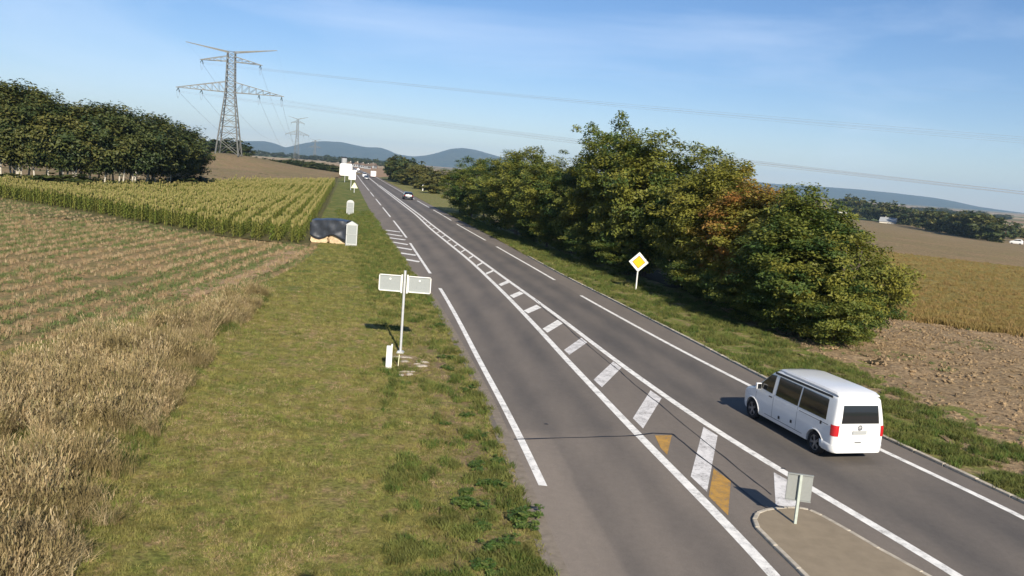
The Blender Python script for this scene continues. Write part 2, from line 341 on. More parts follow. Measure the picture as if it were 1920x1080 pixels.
XCR = line([(-30,15.5),(0,11.6),(10,9.7),(14.6,8.65),(16.2,8.09),(18.3,7.3),(20.5,6.62),(23.1,5.80),(25,5.36),(27.2,4.87),(30.2,4.18),(34.9,3.25),(39.7,2.30),(44.9,1.17),(51.9,-.38),(58.3,-1.74),(66.3,-3.48),(76.8,-5.75),(96.5,-9.92)], 10.72)
XER = line([(-30,17.5),(0,14.8),(10,13.2),(17.9,11.84),(20.6,10.79),(22,10.28),(28.4,8.48),(31,7.77),(34,7.0),(37.6,6.16),(42.3,5.1),(47.1,3.99),(53.7,2.72),(74.1,-1.62),(80,-2.87),(100.5,-7.3)], 14.25)
XK = line([(-30,18.4),(0,15.9),(10,14.2),(18.7,12.35),(21.2,11.42),(23.2,10.80),(29.8,9.27),(35.1,8.18),(40,7.06),(46.9,5.55),(55.5,3.50),(64.9,1.6),(73.6,-.1),(87.7,-3.0)], 15.5)
XV = line([(-30,22.),(0,18),(10,16),(22,14.0),(33.3,13.0),(38.3,11.6),(47.3,10.3),(54.6,8.6),(63.4,5.57),(77.8,1.7),(89.7,-1.3),(105,-5.2)], 16.9)
XF = line([(-30,-10),(0,-15),(15,-16.6),(25,-15.6),(30,-14.8),(35,-13.8),(40,-12.9),(50,-13.1),(60,-14.2),(64,-15.),(80,-19),(100,-23.8)], -2.6, -.205)

def spacing(y0, y1, n, k=40): return np.exp(np.linspace(math.log(y0+k), math.log(y1+k), n))-k
def loft(name, fl, fr, ys, nx, z, mat, bumpy=0, bs=.7, kind='structure', xs=None, tone=None):
    """sheet between two lines, following the land"""
    u = np.linspace(0,1,nx) if xs is None else np.asarray(xs); nx = len(u)
    Y = np.repeat(ys[:,None], nx, 1); Lx = np.asarray([float(fl(y)) for y in ys])[:,None]; Rx = np.asarray([float(fr(y)) for y in ys])[:,None]
    X = Lx+(Rx-Lx)*u[None,:]; Z = H(X,Y)+z
    if bumpy: Z = Z+bumpy*(vnoise(X/bs,Y/bs,5)-.5+.5*(vnoise(X/bs*2.3,Y/bs*2.3,9)-.5))
    V = np.stack([X,Y,Z],2).reshape(-1,3); i,j = np.meshgrid(np.arange(len(ys)-1), np.arange(nx-1), indexing='ij')
    a = (i*nx+j).ravel(); Fq = np.stack([a,a+1,a+nx+1,a+nx],1)
    me = mesh_np(name, V, Fq, mat, True)
    if tone is not None:
        at_ = me.attributes.new('tone','FLOAT','POINT'); at_.data.foreach_set('value', tone(X,Y).ravel().astype(np.float32))
    return tag(obj(name, me), kind=kind)
def quadpatch(name, A, B, C, Dd, nu, nv, z, mat, bumpy=0, bs=.7, kind='structure'):
    u, v = np.meshgrid(np.linspace(0,1,nu), np.linspace(0,1,nv), indexing='ij')
    A,B,C,Dd = [np.array(p,float) for p in (A,B,C,Dd)]
    P = (A[None,None]*((1-u)*(1-v))[...,None]+B[None,None]*(u*(1-v))[...,None]+C[None,None]*(u*v)[...,None]+Dd[None,None]*((1-u)*v)[...,None])
    X,Y = P[...,0],P[...,1]; Z = H(X,Y)+z
    if bumpy: Z = Z+bumpy*(vnoise(X/bs,Y/bs,5)-.5+.6*(vnoise(X/bs*2.3,Y/bs*2.3,9)-.5))
    V = np.stack([X,Y,Z],2).reshape(-1,3); i,j = np.meshgrid(np.arange(nu-1), np.arange(nv-1), indexing='ij')
    a = (i*nv+j).ravel(); return tag(obj(name, mesh_np(name, V, np.stack([a,a+nv,a+nv+1,a+1],1), mat, True)), kind=kind)

# ------------------------------------------------------------------ land
rr = np.concatenate([[0.5,4,8,12,16,20,25,30,36,42,50,58,66,75,85,95], np.exp(np.linspace(math.log(105), math.log(11500), 190))])
th = np.linspace(0, 2*math.pi, 481)[:-1]
R_, T_ = np.meshgrid(rr, th, indexing='ij'); X_, Y_ = R_*np.sin(T_), R_*np.cos(T_)
Z_ = H(X_,Y_)-.12
# keep the land clear below the sheets laid on it near the road
V = np.stack([X_,Y_,Z_],2).reshape(-1,3); nT = len(th)
i,j = np.meshgrid(np.arange(len(rr)-1), np.arange(nT), indexing='ij'); a = (i*nT+j).ravel(); bb = (i*nT+(j+1)%nT).ravel()
tag(obj('ground', mesh_np('ground', V, np.stack([a,a+nT,bb+nT,bb],1), M['far'], True)), kind='structure')

# hills on the horizon: silhouettes as (bearing px, rise px above the horizon line) turned into heights at 8 km
def hills(name, prof, dist, depth, seed):
    px = [p[0] for p in prof]; ang=[]; hh=[]
    for x,y in prof:
        v = ray(x,y); ang.append(math.atan2(v.x,v.y)); hh.append(CAM_Z+v.z/math.hypot(v.x,v.y)*dist)
    A = np.linspace(ang[0]-.02, ang[-1]+.02, 260); Hh = np.interp(A, ang, hh); Hh[0]=Hh[-1]=0
    k = np.exp(-.5*(np.arange(-4,5)/1.8)**2); k/=k.sum(); Hh = np.convolve(np.pad(Hh,4,'edge'),k,'valid')
    R = np.linspace(dist-depth, dist+depth, 40); RR,AA = np.meshgrid(R,A,indexing='ij'); HH = np.repeat(Hh[None,:],40,0)
    X,Y = RR*np.sin(AA), RR*np.cos(AA); t = (RR-dist)/depth
    wob = .10*(vnoise(X/420,Y/420,seed)-.5)+.05*(vnoise(X/150,Y/150,seed+1)-.5)
    Z = HH*np.clip(np.cos(np.clip(t+ .0,-1,1)*math.pi/2)**1.2*(1+wob*np.minimum(1,np.abs(t)*4)),0,1)-3+H(X,Y)*(1-np.cos(np.clip(t,-1,1)*math.pi/2))
    V = np.stack([X,Y,Z],2).reshape(-1,3); n_=len(A)
    i,j = np.meshgrid(np.arange(39), np.arange(n_-1), indexing='ij'); a=(i*n_+j).ravel()
    return tag(obj(name, mesh_np(name, V, np.stack([a,a+1,a+n_+1,a+n_],1), M['hill'], True)), kind='structure')
hills('hills', [(360,281),(420,270),(460,264),(498,264),(518,269),(535,277),(552,272),(575,267),(605,264),(640,266),(662,271),(690,276),(712,276),(728,281),(745,289),(775,293),(800,291),(822,286),(845,279),(868,277),(890,280),(915,287),(960,300),(1020,318)], 8200, 1500, 2)
hills('hills', [(1180,333),(1300,334),(1380,336),(1450,344),(1530,349),(1600,354),(1680,362),(1750,370),(1790,377),(1830,386),(1870,392),(1915,398),(1990,404)], 9000, 1600, 6)

# ------------------------------------------------------------------ road
Yr = np.concatenate([spacing(-25,350,320), spacing(350,1250,70)[1:]])
def road_tone(X,Y):
    el,cl,cr_,er = XEL(Y),XCL(Y),XCR(Y),XER(Y); t = np.full(X.shape,.58)
    def lane(a,b,base,dark,X=X):
        u = (X-a)/(b-a); g = np.exp(-((u-.27)/.13)**2)+np.exp(-((u-.73)/.13)**2); ins = (u>0)&(u<1)
        return np.where(ins, base-dark*g, t)
    t = lane(el,cl,.48,.30); t = lane(cr_,er,.34,.24)
    t = np.where(X<el, .55+.1*np.clip((el-X)/2,0,1), t); t = np.where(X>er, .55, t)
    near = sm((21.5+.12*(X-2)-Y)/.25); t = t+near*.22*((X<cl)&(X>el-1)); t = t+.25*near*(X<el+.8)
    return np.clip(t+.12*(vnoise(X/1.4,Y/9,2)-.5),0,1)
road = loft('road', lambda y: XG(y)-.15, XK, Yr, 110, .012, M['asphalt'], tone=road_tone)
def strip(name, fx, y0, y1, w, mat, z=.018, parent=None, step=1.0):
    n_ = max(2, int((y1-y0)/step)+1); ys = np.linspace(y0,y1,n_); P=[]
    for y in ys:
        x = float(fx(y)); dx = float(fx(y+.3)-fx(y-.3))/.6; nn = math.hypot(1,dx)
        P.append([(x-w/2*nn, y, h1(x,y)+z),(x+w/2*nn, y, h1(x,y)+z)])
    return MB().grid(P).build(name, mat, parent)
off = lambda f,d: (lambda y: f(y)+d)
# edge lines: 20 m strokes, 6 m gaps
for y0,y1 in ((17.35,45.8),(51.9,71.2),(76.2,97.6),(103.8,124.5),(130.3,151),(160.5,182),(191,214)): strip('edge_line', XEL, y0, y1, .19, M['white_paint'], parent=road)
strip('edge_line', XEL, 218, 700, .19, M['white_paint'], parent=road, step=6)
strip('edge_line', XER, -20, 47.3, .19, M['white_paint'], parent=road)
for y0,y1 in ((53.5,74.3),(80,100.5),(106.3,128.4),(135,156.9),(163,185)): strip('edge_line', XER, y0, y1, .19, M['white_paint'], parent=road)
strip('edge_line', XER, 190, 700, .15, M['white_paint'], parent=road, step=6)
strip('centre_line', XCL, -20, 45, .24, M['white_paint'], parent=road); strip('centre_line', XCL, 45.02, 240, .24, M['white_paint'], parent=road, step=2)
strip('centre_line', XCR, -20, 45, .24, M['white_paint'], parent=road); strip('centre_line', XCR, 45.02, 240, .24, M['white_paint'], parent=road, step=2)
strip('centre_line', lambda y: .5*(XCL(y)+XCR(y)), 242, 900, .30, M['white_paint'], parent=road, step=8)
def flat(name, pts, mat, z=.018, parent=None): return MB().add([(p[0],p[1],z) for p in pts], [tuple(range(len(pts)))]).build(name, mat, parent)
bars = [((-.83,49.34),(-.65,48.66),(-.17,50.51),(-.35,51.34)),((-.10,45.18),(.13,44.32),(.68,46.31),(.45,47.07)),((.66,40.48),(.88,39.72),(1.57,41.77),(1.33,42.62)),
 ((1.48,35.99),(1.67,35.14),(2.47,37.74),(2.27,38.62)),((2.21,31.82),(2.37,30.99),(3.27,33.7),(3.09,34.6)),((2.98,27.36),(3.17,26.41),(4.18,29.5),(3.98,30.43)),
 ((3.74,23.11),(3.90,22.19),(4.99,25.63),(4.77,26.5)),((4.50,18.67),(4.68,17.76),(5.93,22.07),(5.70,22.8)),((6.67,19.41),(6.07,17.3),(6.44,17.21),(7.1,18.4))]
for k,q in enumerate(bars): flat('hatch_bar', q, M['white_paint'] if k<4 else M['grey_paint'], .0165, road)
for k,y0 in enumerate([54.0,58.3,62.6,66.9,71.3,75.7,80.1,84.6,89.1,93.6,98.1,102.6,107.1,111.6,116.1,120.6,125.1]):
    a_ = float(XCL(y0))+.12; b_ = float(XCR(y0+1.9))-.12
    flat('hatch_bar', ((a_,y0+.42),(a_+.08,y0-.42),(b_+.03,y0+1.5),(b_-.05,y0+2.3)), M['white_paint'], .0165, road)
for (ax,ay),(bx,by) in (((-13.0,82.9),(-11.45,82.0)),((-12.3,78.7),(-10.6,77.5)),((-11.4,74.7),(-9.8,73.8)),((-10.55,70.9),(-9.0,69.6)),((-9.6,66.8),(-8.15,65.7)),((-8.6,62.6),(-7.35,61.8)),((-7.65,58.6),(-6.6,57.8))):
    flat('hatch_bar', ((ax,ay+.38),(ax,ay-.38),(bx,by-.38),(bx,by+.38)), M['white_paint'], .0165, road)
flat('yellow_mark', [(4.14,21.65),(4.62,21.78),(4.20,20.1),(4.12,20.6)], M['yellow_paint'], .0162, road)
flat('yellow_mark', [(5.19,19.33),(5.41,18.55),(4.84,16.5),(4.66,17.5)], M['yellow_paint'], .0162, road)
def seam(pts, w=.035, name='tar_seam'):
    # wandering poured joint
    P=[]; pts=[Vector((p[0],p[1],0)) for p in pts]; fine=[]
    for a_,b_ in zip(pts,pts[1:]):
        k=max(1,int((b_-a_).length/.35)); fine += [a_.lerp(b_,i/k) for i in range(k)]
    fine.append(pts[-1])
    for i,p in enumerate(fine):
        d=(fine[min(i+1,len(fine)-1)]-fine[max(i-1,0)]).normalized(); nn=Vector((-d.y,d.x,0)); ww=w*(.6+.8*random.random())
        p=p+nn*random.uniform(-.012,.012); P.append([tuple(p+nn*ww/2+Vector((0,0,.0185))),tuple(p-nn*ww/2+Vector((0,0,.0185)))])
    MB().grid(P).build(name, M['tar'], road)
seam([(.35,20.38),(2.25,21.02),(3.57,21.47),(4.11,21.83),(4.67,21.89)], .07)
seam([(4.67,21.89),(4.96,20.52),(5.3,19.28),(5.5,18.2),(5.74,17.2),(5.93,16.95)], .055)
seam([(2.53,37.38),(2.89,34.94),(3.28,32.97),(3.77,30.28),(4.06,28.9),(4.35,27.03),(4.82,24.81),(5.07,23.39),(5.35,21.9),(5.59,20.72),(5.85,19.38),(6.16,17.9)], .035)
seam([(1.3,44.6),(1.75,41.0),(2.53,37.38)], .03)
for x,y,s_ in ((1.22,21.9,.045),(7.0,19.75,.05)):
    MB().prism([(x+s_*math.cos(t_)*1.4,y+s_*math.sin(t_)) for t_ in np.linspace(0,2*math.pi,9)[:-1]],.017,.0184).build('tar_spot', M['tar'], road)

# gutter on the left: pale concrete channel beside the asphalt
loft('gutter', XG, lambda y: XG(y)+.24, spacing(-25,52,90), 3, .0165, M['gutter'])
# kerb on the right: stones laid end to end
kerb = tag(D.objects.new('kerb', None), kind='structure'); link(kerb)
for y in np.arange(5,68,1.0):
    xa,xb = float(XK(y)),float(XK(y+.985)); ang = math.atan2(-(xb-xa),.985)
    MB().box((0,0,0),(.12,math.hypot(xb-xa,.985)-.012,.10)).build('kerb_stone', M['kerb'], kerb, bevel=.015).matrix_basis = Matrix.Translation(((xa+xb)/2+.10+random.uniform(-.008,.008),y+.49,.025+random.uniform(-.008,.006)))@Matrix.Rotation(ang,4,'Z')
# traffic island
isl = [(5.33,15.9),(5.38,16.3),(5.54,16.64),(5.75,16.82),(5.95,16.93),(6.25,17.05),(6.5,17.09),(6.69,17.03),(6.85,16.78),(7.16,16.06),(7.44,15.33),(7.85,14.43),(9.2,11.4),(11.2,6.5),(7.0,6.0),(6.2,10.0),(5.72,13.4),(5.60,14.2),(5.45,15.1)]
isl_o = MB().prism(isl, -.05, .062).build('traffic_island', M['island_top']); tag(isl_o, kind='structure')
cc = np.mean(isl,0)
for i in range(len(isl)):
    p,q = Vector(isl[i]+(0,)),Vector(isl[(i+1)%len(isl)]+(0,)); L_ = (q-p).length; k = max(1,round(L_/.9))
    for a_ in range(k):
        s0,s1 = p.lerp(q,a_/k), p.lerp(q,(a_+1)/k); c_ = (s0+s1)/2
        o = MB().box((0,0,0),((s1-s0).length-.006,.10,.15)).build('kerb_stone', M['kerb'], isl_o, bevel=.02)
        dr = (s1-s0).normalized(); out = Vector((dr.y,-dr.x,0)); out = out if out.dot(c_-Vector((cc[0],cc[1],0)))>0 else -out
        o.matrix_basis = Matrix.Translation(c_+out*.045+Vector((0,0,-.002)))@Matrix.Rotation(math.atan2(dr.y,dr.x),4,'Z')

# ------------------------------------------------------------------ ground sheets
def lawn_tone(X,Y):
    d_ = XG(Y)-X; return np.clip(1.0-np.abs(d_-1.0)/1.3,0,1)*np.clip((48-Y)/20,0,1)-.9*sm((Y-33)/14)
loft('grass_verge', XF, lambda y: XG(y)+.02, spacing(-25,330,330), 70, 0, M['lawn'], .05, .9, tone=lawn_tone)
loft('grass_verge', lambda y: XK(y)+.06, lambda y: XV(y)+2.2+26*sm((y-112)/18), spacing(-25,330,300), 34, .02, M['verge_r'], .08, .8)
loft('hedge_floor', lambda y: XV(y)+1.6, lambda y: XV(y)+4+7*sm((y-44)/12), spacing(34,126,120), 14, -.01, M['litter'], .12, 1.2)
loft('stubble_field', lambda y: -150, XF, spacing(-15,100,130), 110, -.02, M['soil_stub'], .07, .5)
loft('stubble_field_edge', lambda y: XF(y)-2.2, lambda y: XF(y)-.8, spacing(37,64,60), 8, .03, M['stub_path'] if 'stub_path' in M else soil('bare_track', (.36,.25,.15),(.32,.21,.12),(.25,.19,.09),.5,1.5,8), .05, .5)
def corn_front(x): return float(np.interp(x, [-160,-90,-52.8,-40.3,-29.6,-21.2,-15.3,-10], [118,100,84.8,76.6,68.9,64.0,63.3,63.3]))
def corn_right(y): return -2.9-.205*y-.4
def corn_back(x):
    # end of the corn: along the wood, then up to the bare rise
    return float(np.interp(x, [-160,-80,-64,-56,-53,-50,-40,-20], [100,101,105,118,134,205,262,268]))
quadpatch('corn_field_soil', (-150,100),(-15.5,62.5),(-62,285),(-150,160), 90, 90, .04, M['corn_soil'])
quadpatch('bare_rise', (-70,128),(-60,262),(-78,420),(-260,420), 60, 60, .12, M['brownfield'], .25, 3)
tag(quadpatch('bare_rise', (-260,200),(-69.5,128),(-150,300),(-260,420), 30, 30, .10, M['brownfield'], .25, 3))
# right side
quadpatch('ploughed_field', (13.6,5),(90,-20),(90,60),(10.5,75), 200, 160, .03, M['plough'], .16, .45)
quadpatch('ripe_crop_field', (15.5,51.5),(90,14),(190,62),(20,119), 150, 120, .22, M['crop_soil'], .22, .7)
quadpatch('bare_field', (20,121),(200,62),(420,360),(40,900), 80, 80, .12, M['brownfield'], .2, 4)

# ------------------------------------------------------------------ scattering of small growth (stuff)
def scatter(name, pts, rotz, scl, variants, label, tilt=.0, cat=None):
    me = D.meshes.new(name); n_ = len(pts); me.vertices.add(n_); me.vertices.foreach_set('co', np.asarray(pts,np.float32).ravel())
    rot = np.zeros((n_,3),np.float32); rot[:,2]=rotz
    if tilt: rot[:,0]=rng.normal(0,tilt,n_); rot[:,1]=rng.normal(0,tilt,n_)
    for nm,ty,dat,key in (('rot','FLOAT_VECTOR',rot,'vector'),('scl','FLOAT',np.asarray(scl,np.float32),'value'),('pick','INT',rng.integers(0,len(variants),n_).astype(np.int32),'value')):
        at_ = me.attributes.new(nm,ty,'POINT'); at_.data.foreach_set(key, dat.ravel())
    o = obj(name, me); ng = D.node_groups.new(name,'GeometryNodeTree')
    ng.interface.new_socket('Geometry', in_out='INPUT', socket_type='NodeSocketGeometry'); ng.interface.new_socket('Geometry', in_out='OUTPUT', socket_type='NodeSocketGeometry')
    N,Lk = ng.nodes, ng.links; gi, go = N.new('NodeGroupInput'), N.new('NodeGroupOutput')
    iop = N.new('GeometryNodeInstanceOnPoints'); gti = N.new('GeometryNodeJoinGeometry')
    for v_ in variants:
        oi = N.new('GeometryNodeObjectInfo'); oi.inputs['Object'].default_value = v_; oi.inputs['As Instance'].default_value = True; Lk.new(oi.outputs['Geometry'], gti.inputs[0])
    iop.inputs['Pick Instance'].default_value = True; Lk.new(gi.outputs[0], iop.inputs['Points']); Lk.new(gti.outputs[0], iop.inputs['Instance'])
    for nm,ty,sock in (('rot','FLOAT_VECTOR','Rotation'),('scl','FLOAT','Scale'),('pick','INT','Instance Index')):
        na = N.new('GeometryNodeInputNamedAttribute'); na.data_type = ty; na.inputs['Name'].default_value = nm; Lk.new(na.outputs['Attribute'], iop.inputs[sock])
    Lk.new(iop.outputs[0], go.inputs[0]); md = o.modifiers.new('scatter','NODES'); md.node_group = ng
    return tag(o, label, cat, kind='stuff')
def tuft(name, n, h, spread, w, mat, lean=.35, seed=0, segs=2, head=None):
    r_ = random.Random(seed); V=[]; Fq=[]
    for _ in range(n):
        a_ = r_.uniform(0,6.283); d = spread*math.sqrt(r_.random()); x0,y0 = d*math.cos(a_),d*math.sin(a_)
        ln = h*r_.uniform(.55,1.1); la = r_.uniform(0,6.283); lv = lean*r_.uniform(.2,1.2); fa = r_.uniform(0,6.283); wx,wy = w*math.cos(fa)/2,w*math.sin(fa)/2
        b0 = len(V)
        for s_ in range(segs+1):
            t_ = s_/segs; k = lv*t_*t_*ln; z = ln*t_*(1-.25*lv*t_); ww = 1-t_*.8
            if head and s_==segs-0: ww = .5
            x,y = x0+k*math.cos(la), y0+k*math.sin(la); V += [(x-wx*ww,y-wy*ww,z),(x+wx*ww,y+wy*ww,z)]
        for s_ in range(segs): Fq.append((b0+2*s_,b0+2*s_+1,b0+2*s_+3,b0+2*s_+2))
        if head:   # seed head: a wider little blade crossing the tip
            hl = head; b1=len(V); x,y,z = x0+lv*ln*math.cos(la), y0+lv*ln*math.sin(la), ln*(1-.25*lv)
            V += [(x-wx*1.7,y-wy*1.7,z-hl*.5),(x+wx*1.7,y+wy*1.7,z-hl*.5),(x+wx*1.2,y+wy*1.2,z+hl*.5),(x-wx*1.2,y-wy*1.2,z+hl*.5)]; Fq.append((b1,b1+1,b1+2,b1+3))
    return D.objects.new(name, mesh_np(name, V, Fq, mat))
def sample(xf0, xf1, y0, y1, n, p=1.0):
    """points between two lines, thinning out with distance"""
    ys = y0+(y1-y0)*rng.random(n*3)**1.0; w = 1/(np.maximum(ys,10))**p; w/=w.max(); ys = ys[rng.random(len(ys))<w][:n]
    a_ = np.asarray([float(xf0(y)) for y in ys]) if not callable(getattr(xf0,'vec',None)) else xf0(ys); b_ = np.asarray([float(xf1(y)) for y in ys])
    xs = a_+(b_-a_)*rng.random(len(ys)); return xs, ys
# mown grass
tg = [tuft('grass_tuft', 11, .055, .055, .008, M['blade'], .8, s) for s in range(4)]
xs,ys = sample(XF, lambda y: XG(y)-.05, 8, 75, 100000, 1.6)
keep = (vnoise(xs/1.1,ys/1.1,21)+.5*vnoise(xs/.4,ys/.4,22))>.42
xs,ys = xs[keep],ys[keep]
scatter('grass', np.stack([xs,ys,np.full(len(xs),.0)],1), rng.random(len(xs))*6.28, rng.uniform(.6,1.5,len(xs))*(1+ys/60), tg, 'short mown grass on the verge left of the road')
tdd = [tuft('dead_tuft', 10, .045, .09, .010, M['stub'], 1.3, s+15) for s in range(3)]
xs,ys = sample(XF, lambda y: XG(y)-.1, 8, 60, 42000, 1.5); keep = (.5*vnoise(xs/2.3+ys*.2,ys/3.1,24)+.6*vnoise(xs/.5,ys/.5,25))>.70; xs,ys=xs[keep],ys[keep]
scatter('dead_grass', np.stack([xs,ys,np.full(len(xs),.005)],1), rng.random(len(xs))*6.28, rng.uniform(.6,1.5,len(xs)), tdd, 'pale cut grass litter lying on the mown verge')
tgg = [tuft('green_tuft', 16, .10, .08, .012, M['blade_g'], .9, s+10) for s in range(3)]
xs,ys = sample(lambda y: XG(y)-2.6-.02*y, lambda y: XG(y)-.02, 8, 110, 26000, 1.4)
d_ = np.asarray([float(XG(y)) for y in ys])-xs; keep = (vnoise((xs+.5*ys)/.5,(ys-.5*xs)/.55,31)+.4*vnoise(xs/.15+ys,ys/.2,32))>(.80+.10*np.clip(d_,0,3)/3-.35*sm((ys-34)/10))
xs,ys = xs[keep],ys[keep]
scatter('grass', np.stack([xs,ys,np.full(len(xs),.01)],1), rng.random(len(xs))*6.28, rng.uniform(.7,1.7,len(xs))*(1+ys/90), tgg, 'greener ragged grass along the left gutter')
xs,ys = sample(lambda y: XK(y)+.13, lambda y: XV(y)+.8, 12, 120, 36000, 1.2)
keep = (vnoise(xs/.8+ys*.3,ys/.8,41)+.5*vnoise(xs/.3,ys/.3,42))>.66; xs,ys = xs[keep],ys[keep]
scatter('grass', np.stack([xs,ys,np.full(len(xs),.04)],1), rng.random(len(xs))*6.28, rng.uniform(.7,1.6,len(xs))*(1+ys/80), tgg+tg[:1], 'rough green grass between the kerb and the hedge')
# tall dry grass
XD0 = lambda y: np.interp(y, [0,12,22.7,27.5,32.6,37,41], [-15.2,-14.2,-13.8,-13.4,-12.8,-12.3,-12.2])
XD1 = lambda y: np.interp(y, [0,12,13.5,16.5,21,24.3,28.8,33,37.5,41], [-6.3,-6.55,-6.9,-7.54,-8.5,-9.1,-10.0,-10.5,-11.4,-12.3])+.55*(vnoise(y/.7,y*0+3.3,7)-.5)+.35*(vnoise(y/.2,y*0+1.3,8)-.5)
td = [tuft('dry_tuft', 22, .34, .17, .010, M['dry'], .9, s+20, 3) for s in range(4)]
xs,ys = sample(XD0, XD1, 9, 39, 13000, .8); keep = (vnoise(xs/1.3,ys/1.1,51)+.55*vnoise(xs/.45,ys/.45,52))>.74; xs,ys = xs[keep],ys[keep]
scatter('dry_grass', np.stack([xs,ys,np.full(len(xs),.0)],1), rng.random(len(xs))*6.28, rng.uniform(.5,1.4,len(xs)), td, 'bleached dry grass between the stubble and the mown verge', tilt=.3)
td2 = [tuft('tall_dry_tuft', 20, .78+.08*s, .11, .013, M['dry'], .45, s+25, 3, head=.10) for s in range(5)]
xs,ys = sample(XD0, XD1, 9, 38.5, 9000, .8); keep = (vnoise(xs/1.7+ys*.3,ys/1.4-xs*.3,57)+.6*vnoise(xs/.5,ys/.5,58))>.80; xs,ys = xs[keep],ys[keep]
edge = np.clip((np.asarray([float(XD1(y)) for y in ys])-xs)/1.0,0,1); ta = vnoise(xs/.8,ys/.8,59)*6.28
scatter('dry_grass', np.stack([xs,ys,np.full(len(xs),.0)],1), ta, rng.uniform(.55,1.05,len(xs))*(.6+.4*edge), td2, 'tall pale seed stems leaning over the dry grass', tilt=.26)
tdg = [tuft('rank_tuft', 18, .30, .16, .013, M['blade_g'], .7, s+30, 3) for s in range(3)]
xs,ys = sample(XD0, XD1, 9, 41, 7000, .8); keep = vnoise(xs/1.3,ys/1.3,61)>.25; xs,ys = xs[keep],ys[keep]
scatter('rank_grass', np.stack([xs,ys,np.full(len(xs),.0)],1), rng.random(len(xs))*6.28, rng.uniform(.5,1.0,len(xs)), tdg, 'green rank grass growing under the dry stems')
# stubble and volunteer weeds in rows
ts = [tuft('stubble_tuft', 12, .16, .08, .016, M['stub'], .5, s+40) for s in range(3)]; tw = [tuft('weed_tuft', 10, .11, .10, .025, M['weed_g'], 1.0, s+50) for s in range(3)]
def rows_pts(n, sp, jit, y0, y1, x0, p=.9):
    ys = y0+(y1-y0)*rng.random(n*3); w=(1/np.maximum(ys,15))**p; w/=w.max(); ys=ys[rng.random(len(ys))<w][:n]
    k = rng.integers(0,int(x0/sp),len(ys)); xs = -10-k*sp-.03*ys+rng.normal(0,jit,len(ys))
    fr = np.asarray([corn_front(x) for x in xs]); fx = np.asarray([float(XF(y)) for y in ys]); kp = (ys<fr-1)&(xs<fx)&((xs/ys)>-.75); return xs[kp],ys[kp]
xs,ys = rows_pts(56000,1.5,.27,12,100,75); kp = vnoise(xs/2,ys/5,71)>.12; xs,ys=xs[kp],ys[kp]
scatter('crop_stubble', np.stack([xs,ys,H(xs,ys)],1), rng.random(len(xs))*6.28, rng.uniform(.4,1.1,len(xs))*(1+ys/140), ts, 'cut straw stubble standing in rows on the brown field')
xs,ys = rows_pts(60000,1.5,.32,12,100,75); xs = xs+.72; kp = (.5*vnoise((xs+.2*ys)/4,ys/14,81)+.6*vnoise(xs/.7,ys/2.6,82))>.46; xs,ys=xs[kp],ys[kp]
scatter('field_weeds', np.stack([xs,ys,H(xs,ys)],1), rng.random(len(xs))*6.28, rng.uniform(.6,1.4,len(xs))*(1+ys/120), tw, 'low green weeds growing through the stubble')
# clods in the ploughed field
def clod(seed):
    bm = bmesh.new(); bmesh.ops.create_icosphere(bm, subdivisions=1, radius=.12); r_=random.Random(seed)
    for v_ in bm.verts: v_.co = Vector((v_.co.x*1.3,v_.co.y,v_.co.z*.6))*r_.uniform(.6,1.25)
    me = D.meshes.new('clod'); bm.to_mesh(me); bm.free(); me.materials.append(M['plough']); return D.objects.new('clod', me)
cl_ = [clod(s) for s in range(4)]; xs = rng.uniform(13,48,16000); ys = rng.uniform(14,52,16000)
kp = (xs>np.asarray([float(XV(y))+.6 for y in ys]))&(ys<51.5-(xs-15.5)*.5034)&(xs/ys<.75); xs,ys=xs[kp],ys[kp]
scatter('soil_clods', np.stack([xs,ys,np.full(len(xs),.05)+H(xs,ys)],1), rng.random(len(xs))*6.28, rng.uniform(.25,.85,len(xs))**1.6, cl_, 'clods of turned brown earth in the ploughed field', tilt=.5)
xs = rng.uniform(13,50,9000); ys = rng.uniform(14,52,9000); kp = (xs>np.asarray([float(XV(y))+.2 for y in ys]))&(ys<51.5-(xs-15.5)*.5034)&((vnoise(xs/2,ys/2,91)+.35*vnoise(xs/.6,ys/.6,92))>.85); xs,ys=xs[kp],ys[kp]
scatter('field_weeds', np.stack([xs,ys,H(xs,ys)+.05],1), rng.random(len(xs))*6.28, rng.uniform(.5,1.3,len(xs)), tw, 'scattered weeds and stalks on the ploughed earth')
# ripe crop plants
tsy = [tuft('crop_plant', 24, .28, .18, .035, M['soy'], .6, s+60) for s in range(3)]
u_,v_ = rng.random(34000), rng.random(34000)**1.7; A=np.array((15.5,51.5)); B=np.array((90,14)); C=np.array((190,62)); E_=np.array((20,119))
P_ = A*((1-u_)*(1-v_))[:,None]+B*(u_*(1-v_))[:,None]+C*(u_*v_)[:,None]+E_*((1-u_)*v_)[:,None]; kp=(P_[:,0]/P_[:,1]<.72); P_=P_[kp]; vv=v_[kp]
zz = H(P_[:,0],P_[:,1])+np.where(vv<.012,.03,.14)
scatter('crop_plants', np.stack([P_[:,0],P_[:,1],zz],1), rng.random(len(P_))*6.28, rng.uniform(.7,1.3,len(P_)), tsy, 'ripe yellow brown crop standing beyond the ploughed earth')
u_ = rng.random(2600); P_ = A+(B-A)*u_[:,None]+rng.normal(0,.25,(2600,2)); kp=P_[:,0]/P_[:,1]<.75; P_=P_[kp]
scatter('crop_plants', np.stack([P_[:,0],P_[:,1],H(P_[:,0],P_[:,1])+.02],1), rng.random(len(P_))*6.28, rng.uniform(1.0,1.6,len(P_)), tsy, 'front row of the ripe crop at its ragged edge')
